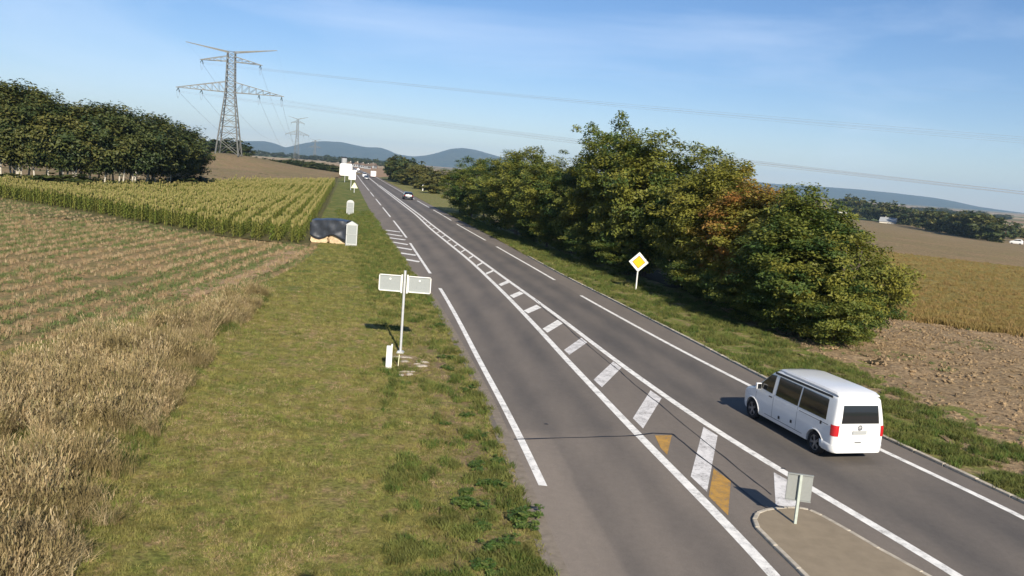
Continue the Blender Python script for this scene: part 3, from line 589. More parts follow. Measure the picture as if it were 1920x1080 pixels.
# corn
def corn_plant(seed):
    r_=random.Random(seed); V=[];Fq=[];Fm=[]; hgt=1.34
    def quad(a_,b_,c_,d_,m_): k=len(V); V.extend([a_,b_,c_,d_]); Fq.append((k,k+1,k+2,k+3)); Fm.append(m_)
    quad((-.015,0,0),(.015,0,0),(.012,0,hgt),(-.012,0,hgt),0); quad((0,-.015,0),(0,.015,0),(0,.012,hgt),(0,-.012,hgt),0)
    for i in range(10):
        z0 = .12+i*.122; a_ = (i%2)*math.pi+r_.uniform(-.6,.6)+seed; L_=.55*r_.uniform(.8,1.15)*(1-.03*i); w=.075; dx,dy=math.cos(a_),math.sin(a_); px_,py_=-dy*w/2,dx*w/2
        prof=[(0,0,.6),(.33*L_,.26*L_,1),(.7*L_,.24*L_,.8),(L_,-.06*L_,.15)]
        for (d0,h0,w0),(d1,h1_,w1) in zip(prof,prof[1:]):
            quad((dx*d0-px_*w0,dy*d0-py_*w0,z0+h0),(dx*d0+px_*w0,dy*d0+py_*w0,z0+h0),(dx*d1+px_*w1,dy*d1+py_*w1,z0+h1_),(dx*d1-px_*w1,dy*d1-py_*w1,z0+h1_),0)
    for i in range(6):
        a_=i*1.05+seed; dx,dy=math.cos(a_)*.10,math.sin(a_)*.10; px_,py_=-math.sin(a_)*.018,math.cos(a_)*.018
        quad((-px_,-py_,hgt-.05),(px_,py_,hgt-.05),(dx+px_,dy+py_,hgt+.24),(dx-px_,dy-py_,hgt+.24),1)
    me = mesh_np('corn_plant', V, Fq, M['corn_leaf']); me.materials.append(M['tassel']); me.polygons.foreach_set('material_index', np.array(Fm,np.int32)); return D.objects.new('corn_plant', me)
cp = [corn_plant(s) for s in range(5)]; PX=[];PY=[]
for k in range(0,170):
    c_ = -3.6-1.55*(k//2)-.55*(k%2); y = 58.0
    while y < 285:
        x = c_-.205*y; st = .26 if y<95 else (.34 if y<140 else .5)
        f_ = corn_front(x); bk = corn_back(x)
        if x/y > -.70 and y>f_+random.uniform(-.3,.5) and y<bk and random.random()>.06: PX.append(x+random.gauss(0,.05)); PY.append(y+random.uniform(-.08,.08))
        y += st
PX=np.array(PX);PY=np.array(PY); print('corn plants', len(PX))
scatter('corn_plants', np.stack([PX,PY,H(PX,PY)+.03],1), rng.random(len(PX))*6.28, rng.uniform(.78,1.08,len(PX))*(.86+.26*vnoise(PX/5,PY/9,15))*np.where(PY>140,1.12,1)*np.where(rng.random(len(PX))<.03,1.18,1), cp, 'ripening corn in rows with pale tassels left of the road')

# ------------------------------------------------------------------ trees
def crown_mesh(name, seed, nclump, nleaf, ls, mat, R=3.0, z0=.6, z1=9.0, fill=.5, flat_=.5, cr=(.55,.95), rag=.3):
    g = np.random.default_rng(seed); zc=(z0+z1)/2; hz=(z1-z0)/2
    d = g.normal(size=(nclump,3)); d/=np.linalg.norm(d,axis=1)[:,None]
    rad = fill+(1-fill)*g.random(nclump)**.5; th_=np.arctan2(d[:,1],d[:,0])
    lob = 1+rag*(np.sin(th_*3+seed)+np.sin(th_*5+seed*2.1+d[:,2]*4))*.5*np.sqrt(1-d[:,2]**2)+rag*.6*g.normal(size=nclump)*.4
    wid = 1-.25*np.clip(-d[:,2],0,1)
    C_ = np.stack([d[:,0]*R*rad*lob*wid, d[:,1]*R*rad*lob*wid, zc+d[:,2]*hz*rad*(1+.12*g.normal(size=nclump))],1)
    C_[:,2] = np.maximum(C_[:,2], z0)
    cs = g.uniform(*cr,nclump); n_ = nclump*nleaf; ci = np.repeat(np.arange(nclump),nleaf)
    q = g.normal(size=(n_,3)); q/=np.linalg.norm(q,axis=1)[:,None]; q*= (g.random(n_)**.45)[:,None]; q[:,2]*=flat_
    # sprays droop outwards
    outd = C_[ci]-np.array([0,0,zc-.5]); outd/= (np.linalg.norm(outd,axis=1)+1e-6)[:,None]
    P = C_[ci]+q*cs[ci][:,None]; P[:,2]-= .15*(q[:,0]**2+q[:,1]**2)*cs[ci]
    nrm = outd*.7+np.array([0,0,.75])+g.normal(size=(n_,3))*.55; nrm/=np.linalg.norm(nrm,axis=1)[:,None]
    t_ = np.cross(nrm, g.normal(size=(n_,3))); t_/=np.linalg.norm(t_,axis=1)[:,None]; b_=np.cross(nrm,t_)
    sz = ls*g.uniform(.6,1.3,n_)[:,None]; a_ = t_*sz; c_ = b_*sz*.5
    V = np.stack([P-a_, P-c_*.9, P+a_, P+c_*.9],1).reshape(-1,3); Fq = np.arange(n_*4).reshape(-1,4)
    me = mesh_np(name, V, Fq, mat); sp = np.clip(g.random(nclump)[ci]*.8+g.random(n_)*.3-.05,0,1)
    at_ = me.attributes.new('spray','FLOAT','FACE'); at_.data.foreach_set('value', sp.astype(np.float32)); return me
def trunk_mesh(name, seed, mat, R=3.0, z1=9.0, r0=.16, nl=7, forks=1, low=1.0):
    r_=random.Random(seed); mb=MB()
    for f_ in range(forks):
        lean=Vector((r_.uniform(-.4,.4),r_.uniform(-.4,.4),0))*(1.3 if forks>1 else .6); b0=Vector((r_.uniform(-.3,.3),r_.uniform(-.3,.3),-.3))*(1 if forks>1 else .3)
        b0.z=-.3; pts=[b0]; n_=5
        for i in range(1,n_+1): pts.append(b0+lean*(i/n_)*z1*.25+Vector((r_.uniform(-.1,.1),r_.uniform(-.1,.1),z1*.85*i/n_)))
        for i in range(n_): mb.tube(pts[i],pts[i+1],r0*(1-.17*i)+.01,r0*(1-.17*(i+1))+.01,7,False)
        for k in range(nl):
            t_=r_.uniform(.25,.95); i=min(n_-1,int(t_*n_)); p=pts[i].lerp(pts[i+1],t_*n_-i); a_=r_.uniform(0,6.28); L_=R*r_.uniform(.5,.85)*(1.1-.5*t_)
            q=p+Vector((math.cos(a_)*L_*.5,math.sin(a_)*L_*.5,L_*.35)); e=q+Vector((math.cos(a_+.3)*L_*.45,math.sin(a_+.3)*L_*.45,L_*.45)); rr_=r0*(.5-.3*t_)
            mb.tube(p,q,rr_,rr_*.6,5,False); mb.tube(q,e,rr_*.6,rr_*.2,4,False)
    return mb.mesh(name, mat, 50)
crA = [crown_mesh('crown', 100+s, 220, 105, .122, M['leaf'], fill=.45) for s in range(6)]
crB = [crown_mesh('crown', 200+s, 70, 90, .12, M['leaf'], R=2.5, z0=3.6, z1=9.6, fill=.35, cr=(.40,.8), rag=.28) for s in range(2)]   # open, gappy crowns
crR = [crown_mesh('crown', 250+s, 180, 110, .10, M['leaf'], R=3.2, z0=.2, z1=6.5, fill=.5, flat_=.45, cr=(.5,.9)) for s in range(2)]
trA = [trunk_mesh('trunk', 300+s, M['bark'], forks=1+s%2) for s in range(3)]
crF = [crown_mesh('crown', 400+s, 120, 85, .23, M['leaf_far'], R=3.3, z0=3.4, z1=12, fill=.5, flat_=.8, cr=(.8,1.45), rag=.25) for s in range(5)]
trF = [trunk_mesh('trunk', 500+s, M['pale_bark'], R=3, z1=11, r0=.14, forks=1+s%3) for s in range(4)]
crD = [crown_mesh('crown', 600+s, 90, 26, .55, M['leaf_far'], R=4.0, z0=.4, z1=8.5, fill=.4, cr=(.9,1.5)) for s in range(4)]
trD = [trunk_mesh('trunk', 700+s, M['bark'], z1=8, nl=4) for s in range(2)]
def tree(name, x, y, crown, trunk, sx, sz, label, cat, group, tint=0.3, rot=None, base=0):
    rt = random.uniform(0,6.28) if rot is None else rot
    t_ = empty(name, (x,y,h1(x,y)+base), rt, label, cat, group)
    c_ = obj('crown', crown, t_, scale=(sx,sx*random.uniform(.9,1.1),sz)); c_['tint'] = tint
    th = (.74 if crown in crR else .92)*sz; obj('trunk', trunk, t_, scale=(sx*.8,sx*.8,th)); return t_
def top_h(px, py, y): return at(px,py,y).z-h1(at(px,py,y).x,y)
ordw = ['first','second','third','fourth','fifth','sixth','seventh','eighth','ninth','tenth','eleventh','twelfth','thirteenth','fourteenth','fifteenth','sixteenth','seventeenth','eighteenth','nineteenth','twentieth','twenty-first','twenty-second','twenty-third','twenty-fourth','twenty-fifth','twenty-sixth']
# hedge of trees right of the road: (px of crown centre, distance, px height of the top, width scale, tint, crown set)
HG = [(829,127,303,.95,.5,'A'),(846,117,289,1.05,.25,'A'),(872,107,290,1.0,.6,'A'),(905,97,282,1.0,.3,'A'),(935,90,271,1.15,.75,'A'),(968,84,277,1.05,.55,'A'),
 (1000,78,286,1.0,.6,'A'),(1035,74,290,1.0,.35,'A'),(1075,71,282,1.1,.65,'A'),(1120,69,206,1.05,.3,'B'),(1142,66,246,1.05,.6,'A'),(1170,63,244,1.1,.55,'A'),(1180,57,330,1.0,.05,'A'),
 (1215,60,236,1.15,.6,'A'),(1262,57,258,1.05,.4,'A'),(1250,54,295,1.05,.8,'A'),(1300,53,285,1.0,.95,'A'),(1335,50,306,.95,1.0,'A'),(1330,46,322,1.0,1.75,'A'),(1290,48,345,.9,1.3,'A'),(1390,44.5,338,1.05,1.45,'A'),
 (1440,43,350,.95,.9,'A'),(1488,41.5,342,.85,.45,'A'),(1500,39.5,400,.85,.3,'A'),(1545,41,388,.85,.35,'A'),(1580,38.5,430,.9,.95,'R'),(1612,39.5,468,.85,.5,'R')]
hlab = ['bushy tree at the far left end of the roadside hedge','dark green tree second from the far end of the hedge','olive tree where the far hedge begins to thicken','dense green tree in the far part of the hedge','rounded olive tree with a domed top in the far hedge',
 'full crowned tree right of the domed olive one','mid green tree below the overhead cables in the hedge','darker tree left of the tall gappy one','broad tree standing just left of the tall open crown','tall thin tree with open gappy crown above the hedge',
 'broad green tree right behind the tall open one','tall full tree beside the open crowned one','dark blue green tree low at the front of the hedge','tallest broad tree near the middle of the hedge','olive tree just right of the tallest broad one',
 'yellowish green tree behind the yellow diamond sign','olive tree between the tall ones and the rusty one','orange green tree standing behind the rusty one','tree turning rusty red near the middle of the hedge','yellowing low tree just right of the diamond sign','tree with orange tinted upper leaves right of the reddest one',
 'yellow green tree after the orange tinted ones','dark pointed tree poking above the near hedge','low dark tree in front of the pointed one','green tree beside the pointed one near the open fields','yellow green bushy tree at the near end above the van','drooping green tree at the right end of the hedge beside the brown field']
for k,(px,y,py,w_,tn,st) in enumerate(HG):
    x = at(px,450,y).x; hgt = max(3.0, top_h(px,py,y)+.3); w_ *= (.88 if 43<y<49 else 1); x = max(x, float(XV(y))+(2.3 if y<75 else 1.3)*w_)
    if 51<=y<58: x = max(x, 12.2)
    if 41<y<51: x = max(x, 7.7+(51.5-y)*.269+4.4*w_)   # the yellow sign stands in the sun
    cr_,zz1 = (crA[k%6],9.6) if st=='A' else ((crB[k%2],9.5) if st=='B' else (crR[k%2],6.9))
    tree('robinia_tree' if st=='B' else 'hedgerow_tree', x, y, cr_, trA[k%3], w_, hgt/zz1, hlab[k], 'tree', 'trees of the roadside hedge', tn)
# undergrowth filling the foot of the hedge
for k,(px,y,s_) in enumerate([(940,84,.8),(1000,75,.8),(1080,66,.8),(1150,60,.8),(1230,53.5,.8),(1310,48,.75),(1400,43,.75),(1470,40.5,.7),(1530,39,.7),(1580,37.5,.7)]):
    x = max(at(px,520,y).x, float(XV(y))+1.6, 11.6 if 47<y<57 else -99); o = tree('hedge_bush', x, y, crR[k%2], trD[k%2], s_, .5, ordw[k]+' low shaded bush from the left at the foot of the roadside hedge', 'bush', 'bushes at the foot of the hedge', .4)
# trees by the bend further up, right of the road
FR = [(706,330,289,1.0,.2),(724,318,291,1.15,.4),(742,305,289,1.1,.5),(760,292,291,1.2,.3),(778,280,300,1.1,.55),(790,262,306,.9,1.0),(806,245,314,.9,.9),(822,228,318,.85,.8),(735,290,310,.9,.3),(762,268,318,.9,.6),(815,205,330,.7,.8),(788,235,330,.65,.7)]
for k,(px,y,py,w_,tn) in enumerate(sorted(FR)):
    x = max(at(px,330,y).x, float(XK(y))+5); tree('roadside_tree', x, y, crD[k%4], trD[k%2], w_, max(2.5,top_h(px,py,y))/9.2, ordw[k]+' tree from the left in the clump at the far bend beyond the dark car', 'tree', 'trees at the far bend', tn)
# wood behind the corn on the left
WD = [(-25,100,140),(5,101,143),(35,102,150),(62,102,156),(92,103,165),(118,104,178),(142,105,190),(168,106,190),(195,107,187),(222,108,189),(250,110,204),(275,113,206),(292,116,212),(312,119,220),(330,124,226),(342,128,236),(352,132,256)]
for k,(px,y,py) in enumerate(WD):
    x = at(px,300,y).x; hgt = top_h(px,py,y)
    tree('woodland_tree', x, y, crF[k%5], trF[k%4], .92+.12*(k%3), hgt/12.9, ordw[k]+' tree from the left along the front of the dark wood', 'tree', 'trees of the wood behind the corn', .1+.55*((k*7)%5)/5)
for k,(px,y,py) in enumerate([(-10,107,150),(25,108,158),(55,109,168),(85,110,178),(120,111,192),(155,112,200),(185,114,196),(215,116,200),(245,119,212),(285,124,222),(322,130,232)]):
    x = at(px,300,y).x; tree('woodland_tree', x, y, crF[(k+2)%5], trF[(k+1)%4], 1.25, top_h(px,py,y)/12.9, ordw[k]+' tree from the left in the second row of the dark wood', 'tree', 'trees of the wood behind the corn', .1)
for k,(px,y,h_) in enumerate([(20,99.5,2.2),(75,101,1.8),(100,101,2.3),(150,103,2.4),(180,104,1.6),(235,107,1.8),(290,113,1.6),(335,122,2.4),(360,133,2.4),(372,138,2.0)]):
    x = at(px,320,y).x; tree('undergrowth_bush', x, y, crD[k%4], trD[k%2], .62, h_/9.0, ordw[k]+' bush from the left under the edge of the dark wood', 'bush', 'bushes under the wood edge', .3)
# trees behind the pylon and the low hedge beyond the rise
for k,(px,y,py,w_) in enumerate([(372,345,262,1.5),(392,350,258,1.4),(412,352,262,1.3),(430,355,258,1.4),(447,350,264,1.2),(458,352,272,.9)]):
    p = at(px,280,y); tree('distant_tree', p.x, y, crD[k%4], trD[k%2], w_, max(3,top_h(px,py,y))/9.0, ordw[k]+' dark tree from the left behind the big pylon', 'tree', 'trees behind the pylon', .2)
for k,px in enumerate(range(470,640,9)):
    y = 420-(k*3); p = at(px,295,y); py = float(np.interp(px,[470,530,545,565,600,640],[293,300,297,300,304,312]))
    tree('hedge_bush', p.x, y, crD[k%4], trD[k%2], .75, max(1.6,top_h(px,py,y))/9.0, ordw[k]+' bush from the left in the low hedge beyond the bare rise', 'bush', 'bushes of the low hedge beyond the rise', .25)
# trees in the valley on the right
def valley(px,py0):
    v = ray(px,py0); y = 60.
    while y<3000:
        t_=y/v.y
        if CAM_Z+v.z*t_ < h1(v.x*t_,y)+.1: break
        y += 4
    return y
VT = [(1575,402,378),(1592,405,376),(1612,408,380),(1632,412,384),(1650,415,392),(1666,418,388),(1684,420,392),(1702,423,398),(1718,427,400),(1734,430,402),(1748,433,401),(1762,436,406),(1776,438,412),(1792,441,410),(1804,443,407),(1822,446,411),(1838,449,408),(1852,452,420),(1866,454,424),(1898,448,424),(1915,446,430),(1940,458,428)]
for k,(px,py0,py1) in enumerate(VT):
    y = valley(px,py0); p = at(px,py0,y); hh = 1.35*(py0-py1)*y/F_PX
    tree('valley_tree', p.x, y, crD[k%4], trD[k%2], hh/9.0*random.uniform(.9,1.3), hh/9.0, ordw[k]+' tree from the left in the valley row right of the hedge', 'tree', 'row of trees in the valley', .15+.25*(k%3))
# distant tree lines on the plain
for k,(px,py0,y,w_) in enumerate(sorted([(500,290,1500,60),(550,291,1700,90),(640,300,1300,50),(655,301,1250,60),(668,303,1200,50),(682,303,1150,40),(1745,396,1700,90),(1790,398,1650,120),(1850,402,1500,90),(1810,405,1100,60),(700,305,1300,50),(590,297,1600,80)])):
    p = at(px,py0,y); z=h1(p.x,y); g = crD[k%4]
    for j in range(1):
        t_ = empty('copse', (p.x,y,z), 0, ordw[k]+' small hazy copse from the left on the distant plain', 'copse', 'copses on the plain')
        for q in range(5):
            c_ = obj('crown', g, t_, ((q-2)*w_/5, random.uniform(-8,8), 0), (0,0,q), (w_/34,w_/34,random.uniform(.8,1.3))); c_['tint']=.2

# ------------------------------------------------------------------ weeds by the gutter, stones, debris
def weed_mesh(seed):
    return crown_mesh('foliage', seed, 16, 26, .035, M['weed'], R=.20, z0=.02, z1=.26, fill=.3, flat_=.5, cr=(.06,.11), rag=.4)
wm = [weed_mesh(800+s) for s in range(3)]
WP = [(.67,15.4,1.5,'round leafy weed overhanging the left gutter'),(-.14,16.9,1.2,'broad weed left of the gutter near the line end'),(-.35,15.9,1.3,'spreading weed on bare soil left of the round one'),(.1,14.2,1.2,'leafy weed nearest the lower edge of the picture'),(-.3,14.9,.9,'small weed on bare earth near the lower edge'),
 (.02,18.6,.9,'low weed beside the gutter level with the dash end'),(-.5,18.1,1.0,'weed clump on the dry strip left of the gutter'),(-.55,20.3,.9,'weed clump just below the tar seam at the roadside'),(-.9,22.0,.8,'green clump level with the tar seam'),(-1.1,24.8,.9,'green clump left of the gutter above the seam'),
 (-1.9,27.2,.9,'weed clump right of the loose stones'),(-2.1,28.9,1.0,'dark weed clump beside the signpost verge'),(-2.9,34.6,1.1,'weed tuft behind the double sign'),(-.75,16.6,.8,'small weed furthest left on the bare strip'),(-.05,13.2,1.1,'weed clump cut by the lower edge'),(-1.4,21.2,.6,'tiny clump left on the mown grass')]
for k,(x,y,s_,lb) in enumerate(WP):
    t_ = empty('weed_clump', (x,y,0), random.uniform(0,6), lb, 'plant', 'weed clumps along the left gutter')
    for q in range(3):
        c_ = obj('foliage', wm[(k+q)%3], t_, (random.uniform(-.16,.16)*s_,random.uniform(-.25,.25)*s_,0), (0,0,q), (s_*.8,s_*.8,s_*.6)); c_['tint']=.1
    
def stone(x,y,sx,sy,sz,label,rz=0):
    bm=bmesh.new(); bmesh.ops.create_icosphere(bm,subdivisions=2,radius=.5)
    for v_ in bm.verts: v_.co*=random.uniform(.86,1.1)
    me=D.meshes.new('stone'); bm.to_mesh(me); bm.free(); me.materials.append(M['stone'])
    tag(obj('stone', me, None, (x,y,sz*.3), (0,0,rz), (sx,sy,sz)), label, 'stone', 'loose stones by the signpost')
flat('bare_patch', [(-4.0,28.9),(-3.2,28.7),(-2.6,27.9),(-2.5,26.9),(-2.9,25.8),(-3.4,25.9),(-3.6,27.0),(-3.9,28.0)], M['plough'], .030); tag(D.objects['bare_patch'], kind='structure')
for a_ in ((-3.62,28.35,.75,.16,.10,'long flat stone nearest the signpost foot',.05),(-3.45,27.75,.35,.2,.10,'short stone left in the rubble patch',.3),(-2.85,27.85,.5,.16,.10,'pale slab at the right of the rubble patch',-.1),(-2.8,27.25,.42,.2,.12,'broken stone at the right lower rim of the patch',.4),
 (-3.2,26.35,.6,.14,.09,'long pale stone at the bottom of the rubble patch',.35),(-3.05,26.0,.24,.2,.12,'whitish lump lowest in the rubble patch',0),(-3.3,25.85,.2,.14,.1,'small stone beside the whitish lump',.7),(-3.0,27.55,.3,.14,.08,'dark thin stone in the middle of the patch',.5)): stone(*a_)

# ------------------------------------------------------------------ road signs
t_ = empty('direction_sign', (-3.80,29.12,0), 0, 'grey backed double panel sign on one slim post on the left verge', 'sign')
MB().tube((0,0,0),(0,0,2.98),.045,n=12).build('post', M['galv'], t_, 40)
MB().box((0,0,.06),(.20,.20,.04)).box((0,0,.02),(.26,.26,.04)).build('foot_plate', M['galv'], t_)
for s_,x0,x1,ry in ((-1,-.90,-.13,-.01),(1,.13,.92,.03)):
    p = MB().box(((x0+x1)/2,.08,2.50),(x1-x0,.03,.56),M=None).build('panel', M['grey_back'], t_, bevel=.006)
    fr = MB()
    for a_,b_ in (((x0,2.22),(x1,2.22)),((x1,2.22),(x1,2.78)),((x1,2.78),(x0,2.78)),((x0,2.78),(x0,2.22))):
        cx_,cz_=(a_[0]+b_[0])/2,(a_[1]+b_[1])/2; fr.box((cx_,.045,cz_),(abs(a_[0]-b_[0])+.03,.04,abs(a_[1]-b_[1])+.03))
    fr.build('frame', M['white_obj'], p)
    MB().tube(((x0+x1)/2,.06,2.64),((x0+x1)/2,.03,2.64),.035,n=10).build('bolt', M['white_obj'], p)
MB().box((-.10,.035,2.50),(.05,.05,.66)).box((.10,.035,2.50),(.05,.05,.66)).build('bracket', M['white_obj'], t_)
t_ = empty('marker_post', (-3.85,26.75,0), .1, 'short white square marker post left of the signpost', 'post')
MB().box((0,0,.37),(.20,.13,.78),taper=.96).build('body', M['white_obj'], t_, bevel=.015); MB().box((.075,0,.79),(.05,.10,.06)).build('cap', M['white_obj'], t_)
MB().tube((.32,.15,0),(.34,.15,.42),.014,n=6).build('thin_stake', M['paleyellow']); tag(D.objects['thin_stake'],'thin pale wooden stake between marker post and signpost','stake'); D.objects['thin_stake'].location=(-3.9,26.9,0)
t_ = empty('priority_road_sign', (7.71,51.48,.03), 0, 'white bordered yellow diamond sign on a white post before the hedge', 'sign')
MB().tube((0,0,0),(0,0,2.2),.045,n=12).build('post', M['white_obj'], t_, 40)
def dia(r_,y0,y1,cr_=.10):
    pts=[]
    for k in range(4):
        a_=k*math.pi/2; c_=Vector((math.cos(a_),math.sin(a_)))*r_; t1=Vector((-math.sin(a_),math.cos(a_)))
        for q in (-1,0,1): pts.append((c_-Vector((math.cos(a_),math.sin(a_)))*cr_*(abs(q)*.75+ .25))+t1*q*cr_*.75)
    n_=len(pts); mb=MB(); vs=[(p.x,y0,p.y+1.78) for p in pts]+[(p.x,y1,p.y+1.78) for p in pts]
    return mb.add(vs,[tuple(range(n_)),tuple(reversed(range(n_,2*n_)))]+[(i,(i+1)%n_,n_+(i+1)%n_,n_+i) for i in range(n_)])
dia(.64,-.05,-.08).build('panel', M['white_obj'], t_); dia(.42,-.082,-.090,.04).build('black_border', M['black'], t_); dia(.38,-.091,-.100,.04).build('yellow_centre', M['yellow'], t_)
MB().box((0,-.025,1.78),(.3,.05,.05)).build('clamp', M['galv'], t_)
t_ = empty('island_sign', (6.14,16.24,.062), 0, 'grey backed square sign on a short post at the tip of the traffic island', 'sign')
MB().box((0,0,.52),(.055,.055,1.04)).build('post', M['post_green'], t_, bevel=.006)
R_ = Matrix.Rotation(-.18,3,'Z'); MB().box(tuple(R_@Vector((.0,.05,.76))),(.50,.025,.55),M=R_).build('panel', M['grey_dark'], t_, bevel=.01)
MB().box(tuple(R_@Vector((.0,.03,1.035))),(.50,.05,.02),M=R_).box(tuple(R_@Vector((.0,.03,.485))),(.50,.05,.02),M=R_).build('rim', M['grey_dark'], t_)
# cabinets
def cabinet(x,y,w,h_,rz,label,gable):
    t_=empty('roadside_cabinet',(x,y,0),rz,label,'cabinet','roadside cabinets'); d=.45
    MB().box((0,0,.06),(w+.04,d+.04,.12)).build('plinth', M['concrete'], t_)
    MB().box((0,0,.12+(h_-.4)/2),(w,d,h_-.4)).build('body', M['light_grey'], t_, bevel=.015)
    if gable: MB().add([(-w/2-.04,s_*d/2*1.1,h_-.28) for s_ in (-1,1)]+[(w/2+.04,s_*d/2*1.1,h_-.28) for s_ in (-1,1)]+[(-.02,s_*d/2*1.1,h_) for s_ in (-1,1)],[(0,2,4),(1,5,3),(0,4,5,1),(2,3,5,4),(0,1,3,2)]).build('cap', M['light_grey'], t_)
    else:
        P=[]
        for s_ in (-1,1): P.append([(w/2*math.cos(a_),s_*d/2,h_-.34+.34*math.sin(a_)) for a_ in np.linspace(math.pi,0,13)])
        mb=MB().grid(P); n_=13; mb.f += [tuple(range(n_)),tuple(reversed(range(n_,2*n_)))]; mb.build('cap', M['light_grey'], t_)
    hb=(h_-.52)/2
    for k in (0,1): 
        z=.18+hb*(k+.5)+k*.05; p=MB().box((0,-d/2-.012,z),(w*.84,.02,hb*.92)).build('panel', M['grey_back'], t_, bevel=.006)
    MB().box((0,-d/2-.015,.18+hb+.02),(w*.95,.03,.05)).build('rail', M['grey_back'], t_)
cabinet(-12.85,65.0,.86,1.95,.18,'pale cabinet with pointed cap beside the black covered straw',True)
cabinet(-20.55,102.2,.88,1.8,.2,'pale round topped cabinet further along the left verge',False)
# straw bales under a black sheet
t0 = (-14.65,66.3)
def bale(x,y,z,w,d,h_,label):
    P=[]
    for i in range(9):
        yy_=(i/8-.5)*d; k=1 if 0<i<8 else .93
        P.append([((w/2+random.uniform(-.05,.05))*math.copysign(abs(math.cos(a_))**.35,math.cos(a_))*k, yy_+random.uniform(-.05,.05), (h_/2+random.uniform(-.04,.04))*math.copysign(abs(math.sin(a_))**.35,math.sin(a_))*k) for a_ in np.linspace(0,2*math.pi,25)])
    b_=MB().grid(P); b_.f += [tuple(range(24)), tuple(reversed(range(8*25,9*25-1)))]
    tag(b_.build('straw_bale', M['straw'], None, 60, loc=(x,y,z)), label, 'bale', 'straw bales')
bale(t0[0]-.85,t0[1]-.12,.44,1.45,1.5,.9,'left straw bale at the bottom under the black sheet')
bale(t0[0]+.60,t0[1]-.05,.42,1.4,1.4,.86,'right straw bale at the bottom beside the cabinet')
bale(t0[0]-.1,t0[1]+.1,1.34,2.7,1.2,.85,'upper straw bale wholly wrapped by the black sheet')
P=[]
for i in range(29):
    row=[]
    for j in range(25):
        u=i/28*3.2-1.6; s=j/24*4.5-2.25; top=.72
        if s<-top: y_=-top-.03; z_=1.86-(abs(s)-top)
        elif s>top: y_=top+.03; z_=1.86-(s-top)
        else: y_=s; z_=1.86+.05*float(vnoise(np.float64(u*4+9),np.float64(s*4+9),3))
        z_+= .06*math.sin(u*1.7+1); fold=(abs(s)>top)*(.16*float(vnoise(np.float64(u*2.1+7+s*.8),np.float64(s*1.3+9),4))+.10*float(vnoise(np.float64(u*5-s*2+30),np.float64(s*3+30),6))+.11)
        if s<0 and abs(s)>1.5: z_+=(abs(s)-1.5)*(.22+.22*math.sin(u*3.2+.6))
        y_+=fold*(-1 if s<0 else 1); endw=abs(u)>1.42; x_=u*(.93 if endw else 1); z_-= .55*(abs(u)-1.42)/.18*(abs(s)<=top+.2) if endw else 0
        row.append((x_,y_,max(.25,z_)))
    P.append(row)
ob=MB().grid(P).build('plastic_sheet', M['tarp'], None, 45, loc=(t0[0]-.08,t0[1],0)); md=ob.modifiers.new('thick','SOLIDIFY'); md.thickness=.02
tag(ob,'crumpled black plastic sheet draped over the straw bales','sheet')
# far signs
def far_sign(name,x,y,w,h_,zb,mat,label,posts,corner=.12,shape='rect'):
    t_=empty(name,(x,y,h1(x,y)),.2,label,'sign','sign backs on the far left verge')
    if shape=='rect':
        c_=corner; pts=[(-w/2+c_,0),(w/2-c_,0),(w/2,c_),(w/2,h_-c_),(w/2-c_,h_),(-w/2+c_,h_),(-w/2,h_-c_),(-w/2,c_)]
    else: pts=[(-w/2,0),(w/2,0),(w/2-.05,.12),(.08,h_),(-.08,h_),(-w/2+.05,.12)]
    n_=len(pts); vs=[(p[0],-.02,p[1]+zb) for p in pts]+[(p[0],.02,p[1]+zb) for p in pts]
    MB().add(vs,[tuple(range(n_)),tuple(reversed(range(n_,2*n_)))]+[(i,(i+1)%n_,n_+(i+1)%n_,n_+i) for i in range(n_)]).build('panel', mat, t_)
    for px_ in posts: MB().tube((px_,.08,0),(px_,.08,zb+h_*.9),.07,n=8).build('post', M['galv'], t_)
p=at(648,330,245); far_sign('road_sign', p.x,245,3.6,3.5,1.9,M['white_obj'],'large white rounded sign panel far along the left verge',(-.2,),.35)
p=at(660.5,330,186); far_sign('road_sign', p.x,186,1.55,2.05,2.3,M['white_obj'],'smaller white upright sign overlapping the large white one',(-.2,),.05)
p=at(664.5,350,172); far_sign('warning_sign', p.x,172,1.35,1.1,.95,M['paleyellow'],'pale triangular sign low on the far left verge',(0,),.1,'tri')
t_=empty('marker_post', (at(793,352,222).x,222,0),0,'small white post before the trees at the far bend','post'); MB().box((0,0,.75),(.28,.2,1.5)).build('body', M['white_obj'], t_, bevel=.02); MB().box((0,0,1.53),(.2,.14,.06)).build('cap', M['galv'], t_)

